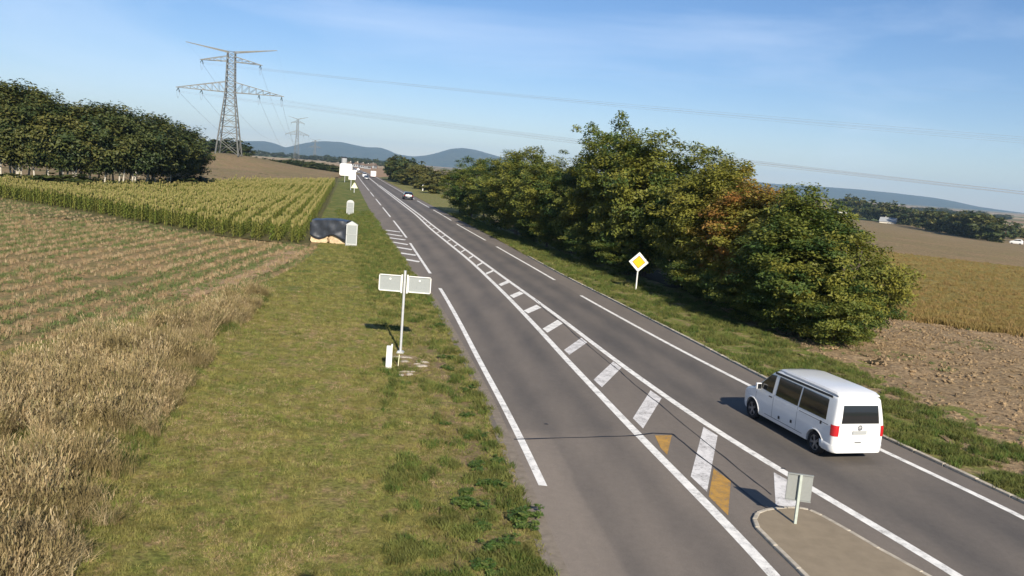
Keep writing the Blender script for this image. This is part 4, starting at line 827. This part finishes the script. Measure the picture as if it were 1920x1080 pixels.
# ------------------------------------------------------------------ pylons and cables
def pylon(x,y,rz,s,label,detail=True,sunk=0,bar=1.0,zs=1.0):
    z=h1(x,y)-sunk; t_=empty('pylon',(x,y,z),rz,label,'pylon','lattice pylons of the power line'); t_.scale=(1,1,zs)
    Ht=36.0*s; W0,W1,W2=3.9*s,1.55*s,1.25*s; zl=22.0*s; zu=33.8*s
    def hw(z_): return float(np.interp(z_,[0,zl,Ht],[W0,W1,W2]))
    b=.19*s*bar
    for sx in (-1,1):
        for sy in (-1,1):
            mb=MB(); mb.tube((sx*W0,sy*W0,0),(sx*W1,sy*W1,zl),b*1.3,b,4); mb.tube((sx*W1,sy*W1,zl),(sx*W2,sy*W2,Ht),b,b*.8,4); mb.build('leg', M['pylon'], t_)
    lv=[0,5.5,10,14,17.3,20,22,24,26,28,30,32,34,36]; lv=[v_*s for v_ in lv]; br=MB()
    for k,(z0_,z1_) in enumerate(zip(lv,lv[1:])):
        a0,a1=hw(z0_),hw(z1_); th_=b*.45
        c0=[(-a0,-a0),(a0,-a0),(a0,a0),(-a0,a0)]; c1=[(-a1,-a1),(a1,-a1),(a1,a1),(-a1,a1)]
        for q in range(4):
            r_=(q+1)%4; br.tube(c0[q]+(z0_,),c1[r_]+(z1_,),th_,n=3,cap=False); br.tube(c0[r_]+(z0_,),c1[q]+(z1_,),th_,n=3,cap=False)
            br.tube(c1[q]+(z1_,),c1[r_]+(z1_,),th_,n=3,cap=False)
            if k<3 and detail:
                m0=Vector(c0[q]+(z0_,)).lerp(Vector(c1[q]+(z1_,)),.5); m1=Vector(c0[r_]+(z0_,)).lerp(Vector(c1[r_]+(z1_,)),.5); br.tube(m0,m1,th_*.8,n=3,cap=False)
    br.build('bracing', M['pylon'], t_)
    att=[]
    def arm(name,side,za,zb_,L_,zt,segs,low):
        mb=MB(); w_=hw(za)
        tip=Vector((side*L_,0,zt))
        for sy in (-1,1):
            a_=Vector((side*w_,sy*w_,za)); c_=Vector((side*w_,sy*w_*.9,zb_)); tp=tip+Vector((0,sy*.25*s,0))
            mb.tube(a_,tp,b*.75,b*.6,4); mb.tube(c_,tp,b*.75,b*.6,4)
            for k in range(1,segs):
                p_=a_.lerp(tp,k/segs); q_=c_.lerp(tp,k/segs); p0=a_.lerp(tp,(k-1)/segs); mb.tube(p_,q_,b*.4,n=3,cap=False); mb.tube(p0,q_,b*.4,n=3,cap=False)
        for k in range(1,segs): 
            p_=Vector((side*w_,-w_,za)).lerp(tip,k/segs); q_=Vector((side*w_,w_,za)).lerp(tip,k/segs); mb.tube(p_,q_,b*.4,n=3,cap=False)
        mb.build(name, M['pylon'], t_)
    for sd in (-1,1):
        arm('cross_arm',sd,zl,zl+3.6*s,18.4*s,zl+.15*s,7,True)
        arm('cross_arm',sd,zu-1.2*s,zu+.6*s,10.6*s,zu-1.5*s,4,True)
        arm('earth_peak',sd,Ht-.3*s,Ht,15.4*s,Ht+1.9*s,4,False)
        for xx,zz_ in ((17.6,zl),(9.8,zl),(9.9,zu-1.4*s)):
            mb=MB()
            for dy in (-1.,1.):
                p_=Vector((sd*xx*s,0,zz_)); q_=Vector((sd*xx*s,dy*2.4*s,zz_-1.3*s)); mb.tube(p_,q_,.07*s*bar,n=6)
                for kk in range(6): c_=p_.lerp(q_,(kk+1)/7); mb.tube(c_,c_+(q_-p_).normalized()*.1*s,.15*s*bar,n=6)
            o_=mb.build('insulator', M['glass_ins'], t_); att.append(Vector((sd*xx*s,0,zz_-1.2*s)))
            # jumper loop
            if detail:
                mb=MB(); pr=None
                for kk in range(9):
                    u=kk/8*2-1; p_=Vector((sd*xx*s,u*2.4*s,zz_-1.3*s-2.2*s*(1-u*u)))
                    if pr: mb.tube(pr,p_,.035*s*bar,n=4,cap=False)
                    pr=p_
                mb.build('jumper_cable', M['wire'], t_)
        att.append(Vector((sd*15.4*s,0,Ht+1.9*s)))
    R_=Matrix.Rotation(rz,3,'Z'); return [R_@Vector((a_.x,a_.y,a_.z*zs))+Vector((x,y,z)) for a_ in att]
P1=at(428.5,289,300)
A1=pylon(P1.x,300,.16,1.0,'tall near lattice pylon with wide lower arms on the bare rise',True)
P2=at(556,285,1330); A2=pylon(P2.x,1330,.0,1.03,'second smaller hazy pylon behind the near one',False,sunk=.5,bar=1.0,zs=1.72)
P3=at(590,290,2350); A3=pylon(P3.x,2350,.0,1.0,'third faint pylon far off near the hills',False,sunk=.5,bar=1.5,zs=1.45)
A4=pylon(300,46,.95,1.0,'pylon down in the valley right beyond the picture',False)
def cable(a_,b_,sag,r_,label,n_=40,name='power_cable',twin=0):
    mb=MB()
    for o_ in ((-twin,twin) if twin else (0,)):
        pr=None
        for i in range(n_):
            t_=i/(n_-1); p_=a_.lerp(b_,t_); p_.z-=4*sag*t_*(1-t_)-o_
            if pr is not None: mb.tube(pr,p_,r_,n=4,cap=False)
            pr=p_
    return tag(mb.build(name,M['wire']),label,'cable','power cables')
wl_ = ['left outer lower arm','left inner lower arm','left upper arm','left earth peak','right outer lower arm','right inner lower arm','right upper arm','right earth peak']
for k in range(8):
    e_=k in (3,7)
    cable(A1[k],A2[k],(14 if e_ else 26),.010 if e_ else .035,'cable sagging back from the %s to the second pylon'%wl_[k],60)
    cable(A1[k],A4[k],(2 if e_ else 3.2),.005 if e_ else .025,'cable running right across the sky from the %s'%wl_[k],60,twin=0 if e_ else .22)
    cable(A2[k],A3[k],(14 if e_ else 26),.02 if e_ else .05,'faint cable between the far pylons from the %s'%wl_[k],30)

# ------------------------------------------------------------------ vehicles
def prof(pts): 
    ys=[p[0] for p in pts]; zs=[p[1] for p in pts]; return lambda y: float(np.interp(y,ys,zs))
class Body:
    def __init__(s,L,wz,top,bot,rr=.12,lean=.14,leanz=.9,ff=.9,fc=.16):
        s.L=L; s.h=L/2; s.wz=wz; s.top=top; s.bot=bot; s.rr=rr; s.lean=lean; s.leanz=leanz; s.ff=ff; s.fc=fc
    def half(s,y,z):
        c=0; d=y+s.h
        if d<s.rr: c=s.rr-math.sqrt(max(0,s.rr**2-(s.rr-d)**2))
        d=s.h-y
        if d<s.ff: c=max(c,s.fc*(1-math.sqrt(max(0,1-(1-d/s.ff)**2))))
        return float(np.interp(z,s.wz[0],s.wz[1]))-c
    def sh(s,y,z):
        k=np.clip((-y-(s.h-.7))/.7,0,1); return s.lean*k*max(0,(z-s.leanz))**1.5
    def side(s,y,z,sg,o=0): return (sg*(s.half(y,z)+o), y+s.sh(y,z), z)
    def rear(s,x,z,o=0): return (x,-s.h+s.sh(-s.h,z)-o,z)
    def mesh(s,name,mat,wheels,wr,nz=14):
        ys=sorted(set([round(v,4) for v in list(-s.h+s.rr*(1-np.cos(np.linspace(0,math.pi/2,7))))+list(np.linspace(-s.h+s.rr,s.h-s.ff,26))+list(s.h-s.ff*(1-np.sin(np.linspace(0,math.pi/2,12))))]))
        P=[]
        for y in ys:
            zt,zb_=s.top(y),s.bot(y); row=[]; right=[]
            rt=min(.10,(zt-zb_)*.25)
            for k in range(nz):
                z=zb_+(zt-rt-zb_)*k/(nz-1); right.append((s.half(y,z),z))
            w_=right[-1][0]
            for a_ in (25,50,72): right.append((w_-rt*1.3*(1-math.cos(math.radians(a_))), zt-rt+rt*math.sin(math.radians(a_))*.95))
            right.append((w_*.55,zt+.006)); right.append((0,zt+.016))
            right=[(.0,zb_),(right[0][0]-.10,zb_-.0)]+right[0:]
            full=[(-x_,z_) for x_,z_ in right]+[(x_,z_) for x_,z_ in reversed(right[:-1])]
            P.append([(x_,y+s.sh(y,z_),z_) for x_,z_ in full])
        mb=MB().grid(P); n_=len(P[0]); mb.f += [tuple(range(n_)), tuple(reversed(range((len(P)-1)*n_,len(P)*n_)))]
        me=mb.mesh(name,mat); bm=bmesh.new(); bm.from_mesh(me); bmesh.ops.remove_doubles(bm,verts=bm.verts,dist=.0008); bmesh.ops.recalc_face_normals(bm,faces=bm.faces); bm.to_mesh(me); bm.free()
        o=D.objects.new(name,me); COL.objects.link(o); cutters=[]
        cm_=MB()
        for yw in wheels:
            for sg in (-1,1): cm_.tube((sg*.60,yw,wr*.98),(sg*1.2,yw,wr*.98),wr*1.17,n=32)
        c=cm_.build('cutter',mat); m_=o.modifiers.new('b','BOOLEAN'); m_.object=c; m_.operation='DIFFERENCE'; m_.solver='EXACT'
        dg=bpy.context.evaluated_depsgraph_get(); me2=D.meshes.new_from_object(o.evaluated_get(dg)); D.objects.remove(o); D.objects.remove(c)
        me2.name=name; me2.materials.clear(); me2.materials.append(mat); me2.polygons.foreach_set('use_smooth',np.ones(len(me2.polygons),bool)); me2.set_sharp_from_angle(angle=math.radians(32)); return me2
    def patch(s,name,corners,sg,mat,parent,o=.006,n=8,thick=0):
        """corners (y,z): bottom rear, bottom front, top front, top rear on the side wall"""
        (y0,z0),(y1,z1),(y2,z2),(y3,z3)=corners; P=[]
        for i in range(n+1):
            u=i/n; P.append([s.side((1-v_)*((1-u)*y0+u*y1)+v_*((1-u)*y3+u*y2),(1-v_)*((1-u)*z0+u*z1)+v_*((1-u)*z3+u*z2),sg,o) for v_ in np.linspace(0,1,5)])
        return MB().grid(P).build(name,mat,parent,60)
    def rpatch(s,name,x0,x1,z0,z1,mat,parent,o=.006,inset=0):
        P=[[s.rear(x0+(x1-x0)*u+ (inset*(1-2*u))*v_, z0+(z1-z0)*v_, o) for v_ in np.linspace(0,1,6)] for u in np.linspace(0,1,5)]
        return MB().grid(P).build(name,mat,parent,60)
def wheel(parent,x,y,r_,sg,w_=.22,spokes=5):
    t_=D.objects.new('wheel',None); t_.location=(x,y,r_); link(t_,parent)
    MB().lathe([(r_*.66,-w_/2),(r_*.90,-w_/2),(r_*.98,-w_*.36),(r_,-w_*.2),(r_,w_*.2),(r_*.98,w_*.36),(r_*.90,w_/2),(r_*.66,w_/2),(r_*.66,-w_/2)],28,'X').build('tyre',M['rubber'],t_,40)
    mb=MB(); xo=sg*w_*.40
    mb.lathe([(r_*.67,xo-.03*sg),(r_*.67,xo),(r_*.60,xo),(r_*.60,xo-.06*sg)],28,'X'); MB().lathe([(0.001,xo),(r_*.14,xo),(r_*.16,xo-.05*sg)],16,'X').build('hub',M['alloy'],t_,40)
    mb.build('rim',M['alloy'],t_,40); sm_=MB()
    for da in (-.12,.12): sm_.tube((xo-.01*sg,r_*.10*math.cos(da),r_*.30*math.sin(da)),(xo-.005*sg,r_*.61*math.cos(da),r_*.61*math.sin(da)),.017,n=4)
    sme=sm_.mesh('spoke',M['alloy'])
    for k in range(spokes): obj('spoke',sme,t_,rot=(2*math.pi*k/spokes,0,0))
    MB().lathe([(.001,xo-.07*sg),(r_*.6,xo-.07*sg)],20,'X').build('brake_disc',M['black'],t_)
# white camper van driving away
van=empty('camper_van',(0,0,.012),0,'white pop-top camper van driving away in the right lane','van')
vt=prof([(-2.45,1.88),(-2.3,1.93),(-1.5,1.95),(.55,1.95),(.85,1.90),(1.15,1.66),(1.62,1.24),(1.80,1.13),(2.1,1.06),(2.34,.97),(2.45,.80)]); vb=prof([(-2.45,.34),(-2.2,.29),(2.2,.27),(2.45,.33)])
VB=Body(4.9,([.25,.42,.75,1.05,1.2,1.5,1.8,1.95],[.90,.945,.955,.950,.930,.875,.815,.785]),vt,vb,.13,.13,.95)
vbody=obj('body',VB.mesh('van_body',M['van_white'],(-1.62,1.78),.345),van)
for sg in (-1,1):
    VB.patch('front_window',[(.72,1.16),(1.55,1.19),(1.00,1.73),(.72,1.76)],sg,M['glass'],van)
    VB.patch('side_window',[(-.64,1.16),(.54,1.16),(.54,1.77),(-.64,1.77)],sg,M['glass'],van)
    VB.patch('side_window',[(-2.02,1.17),(-.70,1.16),(-.70,1.77),(-1.96,1.76)],sg,M['glass'],van)
    VB.patch('roof_rail',[(-2.12,1.835),(.82,1.80),(.82,1.875),(-2.12,1.905)],sg,M['black'],van,.022,16)
    VB.patch('door_handle',[(.68,1.03),(.86,1.03),(.86,1.065),(.68,1.065)],sg,M['black'],van,.02,2)
    for y_ in (.62,1.60,-.66): VB.patch('door_gap',[(y_-.006,.42),(y_+.006,.42),(y_+.006,1.15),(y_-.006,1.15)],sg,M['black'],van,.002,2)
    VB.patch('slide_rail',[(-2.15,1.05),(-.75,1.05),(-.75,1.065),(-2.15,1.065)],sg,M['black'],van,.003,8)
    VB.patch('sill_strip',[(-1.0,.40),(1.02,.40),(1.02,.415),(-1.0,.415)],sg,M['black'],van,.003,8)
    t_=MB().box((0,0,0),(.20,.11,.22)).build('wing_mirror',M['van_white'],van,bevel=.03,loc=(sg*1.05,1.38,1.24)); MB().box((0,-.058,0),(.15,.01,.17)).build('mirror_glass',M['glass'],t_)
    # arch lips
    for yw in (-1.62,1.78):
        mb=MB(); pr=None
        for a_ in np.linspace(math.radians(-5),math.radians(185),19):
            y_,z_=yw+.415*math.cos(a_),.338+.415*math.sin(a_); p_=Vector((sg*(VB.half(y_,max(.3,z_))+.004),y_,z_))
            if pr is not None: mb.tube(pr,p_,.020,n=5,cap=False)
            pr=p_
        mb.build('wheel_arch',M['van_white'],van,50)
    # tail light wraps the corner
    P=[]
    for v_ in np.linspace(0,1,6):
        z_=.80+.32*v_; row=[]
        for a_ in np.linspace(-.35,1,9):
            if a_<0: x_=VB.half(-VB.h+.13,z_); pt=(sg*(x_+.012), -VB.h+.13-a_*.10*(.7+.6*v_)+VB.sh(-VB.h,z_), z_)
            else:
                q=a_*math.pi/2; x_=VB.half(-VB.h+.13,z_)-.13*(1-math.cos(q)); y_=-VB.h+.13*(1-math.sin(q)); pt=(sg*(x_+.010),y_-.010+VB.sh(-VB.h,z_),z_)
            row.append(pt)
        row.append((sg*(VB.half(-VB.h+.13,z_)-.17),-VB.h-.010+VB.sh(-VB.h,z_),z_)); P.append(row)
    MB().grid(P).build('tail_light',M['red'],van,60)
for y_,z_ in ((.22,.52),(-.42,.60)): VB.patch('utility_socket',[(y_-.05,z_-.05),(y_+.05,z_-.05),(y_+.05,z_+.05),(y_-.05,z_+.05)],-1,M['black'],van,.008,2)
VB.patch('fuel_flap',[(-1.86,.98),(-1.78,.98),(-1.78,1.08),(-1.86,1.08)],-1,M['black'],van,.008,2)
VB.rpatch('rear_window',-.70,.70,1.18,1.70,M['glass'],van,.008,.06)
VB.rpatch('number_plate',-.26,.26,.86,.97,M['plate'],van,.012); VB.rpatch('tailgate_handle',-.14,.10,.60,.63,M['black'],van,.010)
for a_ in ((-.78,.78,.565,.572),(-.78,.78,1.135,1.141)): VB.rpatch('tailgate_gap',*a_,M['grey_back'],van,.003)
e_=MB().lathe([(.062,0),(.068,.008),(.076,.008),(.080,0)],20,'X')
em=e_.build('emblem',M['alloy'],van,40); em.rotation_euler=(0,0,-math.pi/2); em.location=(0,-2.462+VB.sh(-2.45,1.06),1.055)
mv=MB()
for (x0,z0),(x1,z1) in (((-.03,.06),(0,.01)),((0,.01),(.03,.06)),((-.055,.03),(-.022,-.055)),((-.022,-.055),(0,-.005)),((0,-.005),(.022,-.055)),((.022,-.055),(.055,.03))):
    mv.tube((-.006,x0,z0),(-.006,x1,z1),.006,n=4)
mv.build('emblem_letters',M['alloy'],em)
# rear bumper, slightly proud, with a step
P=[]
for v_ in np.linspace(0,1,5):
    z_=.31+.22*v_; row=[]
    for a_ in np.linspace(-1,1,25):
        t=abs(a_); s_=math.copysign(1,a_)
        if t>.82: row.append((s_*(VB.half(-2.2,z_)+.018), -2.45+.16+(t-.82)/.18*.42, z_))
        elif t>.66: q=(t-.66)/.16*math.pi/2; row.append((s_*(VB.half(-2.2,z_)+.018-.16*(1-math.sin(q))), -2.45-.03+.19*(1-math.cos(q)), z_))
        else: row.append((a_/.66*(VB.half(-2.2,z_)-.142), -2.48, z_))
    P.append(row)
top=[(x_*.985,y_+.05,.545) for x_,y_,z_ in P[-1]]; P.append(top); P.insert(0,[(x_*.98,y_+.05,.29) for x_,y_,z_ in P[0]])
MB().grid(P).build('rear_bumper',M['van_white'],van,50)
# pop-top roof shell
P=[]
for y_ in [-2.24,-2.22,-2.1,-1.5,-.5,.3,.62,.78,.84]:
    hh_=float(np.interp(y_,[-2.24,-2.1,-1.5,.3,.62,.84],[.05,.10,.115,.105,.08,.01])); w_=.765*(1 if y_<.3 else 1-.10*(y_-.3)/.5); row=[(-w_,1.925),(-w_-.01,1.925+hh_*.5),(-w_+.03,1.925+hh_),(-w_*.6,1.94+hh_),(0,1.948+hh_),(w_*.6,1.94+hh_),(w_-.03,1.925+hh_),(w_+.01,1.925+hh_*.5),(w_,1.925)]
    P.append([(x_,y_,z_) for x_,z_ in row])
mb=MB().grid(P); mb.f += [tuple(range(9)),tuple(reversed(range(72,81)))]; mb.build('pop_up_roof',M['van_white'],van,40)
MB().grid([[(x_,.90+ (1.60-.90)*(1-v_)+.0*x_ -.10*(abs(x_)/.7)**2, 1.90-.62*(1-v_)+.012) for v_ in np.linspace(0,1,4)] for x_ in np.linspace(-.68,.68,7)]).build('windscreen',M['glass'],van,60)
for yw in (-1.62,1.78):
    for sg in (-1,1): wheel(van,sg*.83,yw,.345,sg)
MB().box((0,0,.36),(1.5,4.3,.2)).build('underbody',M['black'],van)
van.rotation_euler=(0,0,math.atan2(.271,.9626)); van.location=(0,0,.012)
_h=Vector((-.271,.9626,0)); _r=Vector((.9626,.271,0)); van.scale=(.80,.90,.88); _c=Vector((8.23,21.17,0))+_r*.74+_h*1.62*.90; van.location=(_c.x,_c.y,.012)
# smaller cars
def car(x,y,rz,paint,label,L=4.3,hh=1.48,name='car',tail=None,front=False):
    t_=empty(name,(x,y,h1(x,y)+.012),rz,label,'car','cars on the road'); k=L/4.3; q=hh/1.48
    tp=prof([(-2.15*k,.98*q),(-2.08*k,1.02*q),(-1.75*k,1.36*q),(-1.3*k,1.46*q),(-.2*k,1.48*q),(.35*k,1.40*q),(1.15*k,.98*q),(1.8*k,.84*q),(2.15*k,.62*q)]); bt=prof([(-2.15*k,.28),(2.15*k,.26)])
    B=Body(L,([.2,.5,.85,1.0,1.48],[.80,.89,.885,.84,.62]),tp,bt,.16,0,.9,.7,.22)
    obj('body',B.mesh('car_body',paint,(-1.28*k,1.32*k),.32,8),t_)
    for sg in (-1,1):
        B.patch('side_window',[(-1.6*k,.98*q),(1.0*k,.98*q),(.32*k,1.30*q),(-1.35*k,1.34*q)],sg,M['glass'],t_,.008)
        for yw in (-1.28*k,1.32*k): wheel(t_,sg*.80,yw,.32,sg,.2)
        MB().box((sg*.74,-2.10*k,.80*q),(.20,.12,.16)).build('tail_light',M['red'],t_,bevel=.02); MB().box((sg*.64,2.04*k,.62*q),(.26,.14,.12)).build('headlight',M['plate'],t_,bevel=.02)
    MB().grid([[(x_,-2.06*k+v_*.30*k-.015,(1.04+v_*.30)*q) for v_ in (0,.5,1)] for x_ in (-.60,0,.60)]).build('rear_window',M['glass'],t_)
    MB().grid([[(x_,1.10*k-v_*.70*k+.01,(1.01+v_*.385)*q+.015) for v_ in (0,.5,1)] for x_ in (-.60,0,.60)]).build('windscreen',M['glass'],t_)
    MB().box((0,-2.17*k,.52),(.5,.02,.11)).build('number_plate',M['plate'],t_)
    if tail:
        MB().add([(-.58,-2.175*k,.66),(.58,-2.175*k,.66),(.56,-2.165*k,.92),(.0,-2.13*k,1.06),(-.56,-2.165*k,.92)],[(0,1,2,3,4)]).build('tailgate_glare',tail,t_)  # pointed white panel paints the sun's glare onto the car's rear
    return t_
rd=math.atan(.212)
car(float(XCR(159))+1.75,160,rd,M['car_black'],'dark car with sun glare painted white on its rear, driving away in the right lane',4.2,1.45,tail=M['car_white'])
car(float(XCL(297))-1.9,298,rd+math.pi,M['car_grey'],'dark car coming towards us far off in the left lane')
def box_van(x,y,rz,label):
    t_=empty('box_truck',(x,y,.012),rz,label,'truck'); 
    MB().box((0,-.6,1.62),(2.15,3.6,2.2)).build('cargo_box',M['car_white'],t_,bevel=.03); MB().box((0,1.95,1.1),(1.9,1.5,1.5)).build('cab',M['car_white'],t_,bevel=.15)
    MB().box((0,-.2,.42),(1.6,4.6,.2)).build('chassis',M['black'],t_); MB().box((0,2.66,1.45),(1.6,.1,.6)).build('windscreen',M['glass'],t_)
    for sg in (-1,1):
        MB().box((sg*.9,-2.42,.6),(.2,.05,.2)).build('tail_light',M['red'],t_)
        for yw in (-1.5,1.9): wheel(t_,sg*.85,yw,.36,sg)
box_van(float(XCR(345))+1.9,345,rd,'white box truck driving away near the far bend')
car(float(XCL(330))-1.7,331,rd+math.pi,M['car_white'],'white car following the dark oncoming one',4.6,1.9,'van')
for k,(y,side) in enumerate(((470,-1.8),(540,1.8),(610,-1.8))): car(float(.5*(XCL(y)+XCR(y)))+side,y,math.atan(.225)+(math.pi if side<0 else 0),M['car_white'],['white car before the far village','white car second furthest along the road','white car furthest along the road'][k],4.4,1.7)

# ------------------------------------------------------------------ buildings
def house(x,y,w,d,h_,rz,label,roofm,wallm=None,rh=.35,group='houses in the valley'):
    t_=empty('house',(x,y,h1(x,y)),rz,label,'house',group)
    MB().box((0,0,h_/2),(w,d,h_)).build('wall',wallm or M['wall'],t_)
    o=.4; r_=w*rh
    vs=[(-w/2-o,-d/2-o,h_-.1),(w/2+o,-d/2-o,h_-.1),(w/2+o,d/2+o,h_-.1),(-w/2-o,d/2+o,h_-.1),(0,-d/2-o,h_+r_),(0,d/2+o,h_+r_)]
    rf=MB().add(vs,[(0,1,4),(2,3,5),(0,4,5,3),(1,2,5,4),(0,3,2,1)]).build('roof',roofm,t_); MB().box((w*.2,d*.2,h_+r_*.9),(.6,.6,1.4)).build('chimney',M['wall'],rf)
    for xx in (-.3,0,.3):
        f_=MB().box((xx*w,-d/2-.03,h_*.55),(1.0,.08,1.3)).build('window',M['black'],t_); MB().box((0,-.05,0),(1.2,.04,.08)).build('sill',M['wall'],f_,loc=(xx*w,-d/2-.06,h_*.55-.7))
    MB().box((w*.42,-d/2-.03,1.0),(.9,.06,2.0)).build('door',M['tiles'],t_)
for px,py,w,lbl,rm in ((1660,413,22,'long low grey roofed shed at the left end of the valley row',M['concrete']),(1585,400,9,'small pale house behind the start of the valley trees',M['tiles_grey']),(1735,404,11,'dull roofed house between the valley trees',M['tiles_dull']),(1776,412,10,'pale house in the middle of the valley trees',M['tiles_grey']),(1802,420,9,'cream house low between two dark valley trees',M['tiles_grey']),(1885,436,14,'dark roofed farm house at the right end of the valley',M['tiles_dull'])):
    y=valley(px,py+5); p=at(px,py+5,y); house(p.x,y+(8 if px!=1660 else -4),w*y/1000,w*y/1300,(1.3 if px==1660 else 2.4),random.uniform(-.3,.3)+(.9 if w>15 else 0),lbl,rm,rh=.22 if w>15 else .4)
y=valley(1905,458); p=at(1905,458,y); car(p.x,y,.9,M['car_white'],'white van parked at the right end of the valley trees',5.4,2.4,'van')
for k,(px,y,w) in enumerate(((655,900,10),(668,820,12),(679,760,10),(690,700,9),(700,820,12))):
    p=at(px,312,y); house(p.x,y,w*.55,w*.45,2.6,.3*k,ordw[k]+' house from the left in the small far village by the road',M['tiles_dull'],M['concrete'],group='houses of the far village')
p=at(1668,389,1500); house(p.x,1500,17,9,4,.2,'long white farm building far off on the plain',M['tiles_grey'],M['white_obj'],.1,None)
p=at(645,312,640); t_=empty('silo',(p.x,640,h1(p.x,640)),0,'grey cylindrical silo rising above the large white sign','silo')
hs=at(645,294,640).z; MB().lathe([(2.1,0),(2.1,hs-1.0)],24).build('shaft',M['concrete'],t_,40); MB().lathe([(2.15,hs-1.0),(2.2,hs-.4),(1.2,hs),(.01,hs+.1)],24).build('cap',M['black'],t_,40)
# camera mast behind the viewpoint, its shadow reaches the lawn
t_=empty('camera_mast',(.52,-.35,0),0,'steel mast that carries the traffic camera, seen by its shadow','mast')
MB().tube((0,0,0),(0,0,7.25),.10,.06,12).build('pole',M['galv'],t_,40); MB().box((0,0,7.32),(.30,.42,.20)).build('camera_housing',M['white_obj'],t_,bevel=.04); MB().box((0,0,.02),(.4,.4,.04)).build('base_plate',M['galv'],t_)

# ------------------------------------------------------------------ air
m = D.materials.new('haze'); m.use_nodes=True; n,l=m.node_tree.nodes,m.node_tree.links; n.clear()
pv=n.new('ShaderNodeVolumePrincipled'); pv.inputs['Color'].default_value=(.50,.74,1.0,1); pv.inputs['Density'].default_value=.00009; pv.inputs['Anisotropy'].default_value=0
mo=n.new('ShaderNodeOutputMaterial'); l.new(pv.outputs[0],mo.inputs['Volume'])
hz=MB().box((0,0,140),(26000,26000,360)).build('haze',m); tag(hz,kind='stuff')
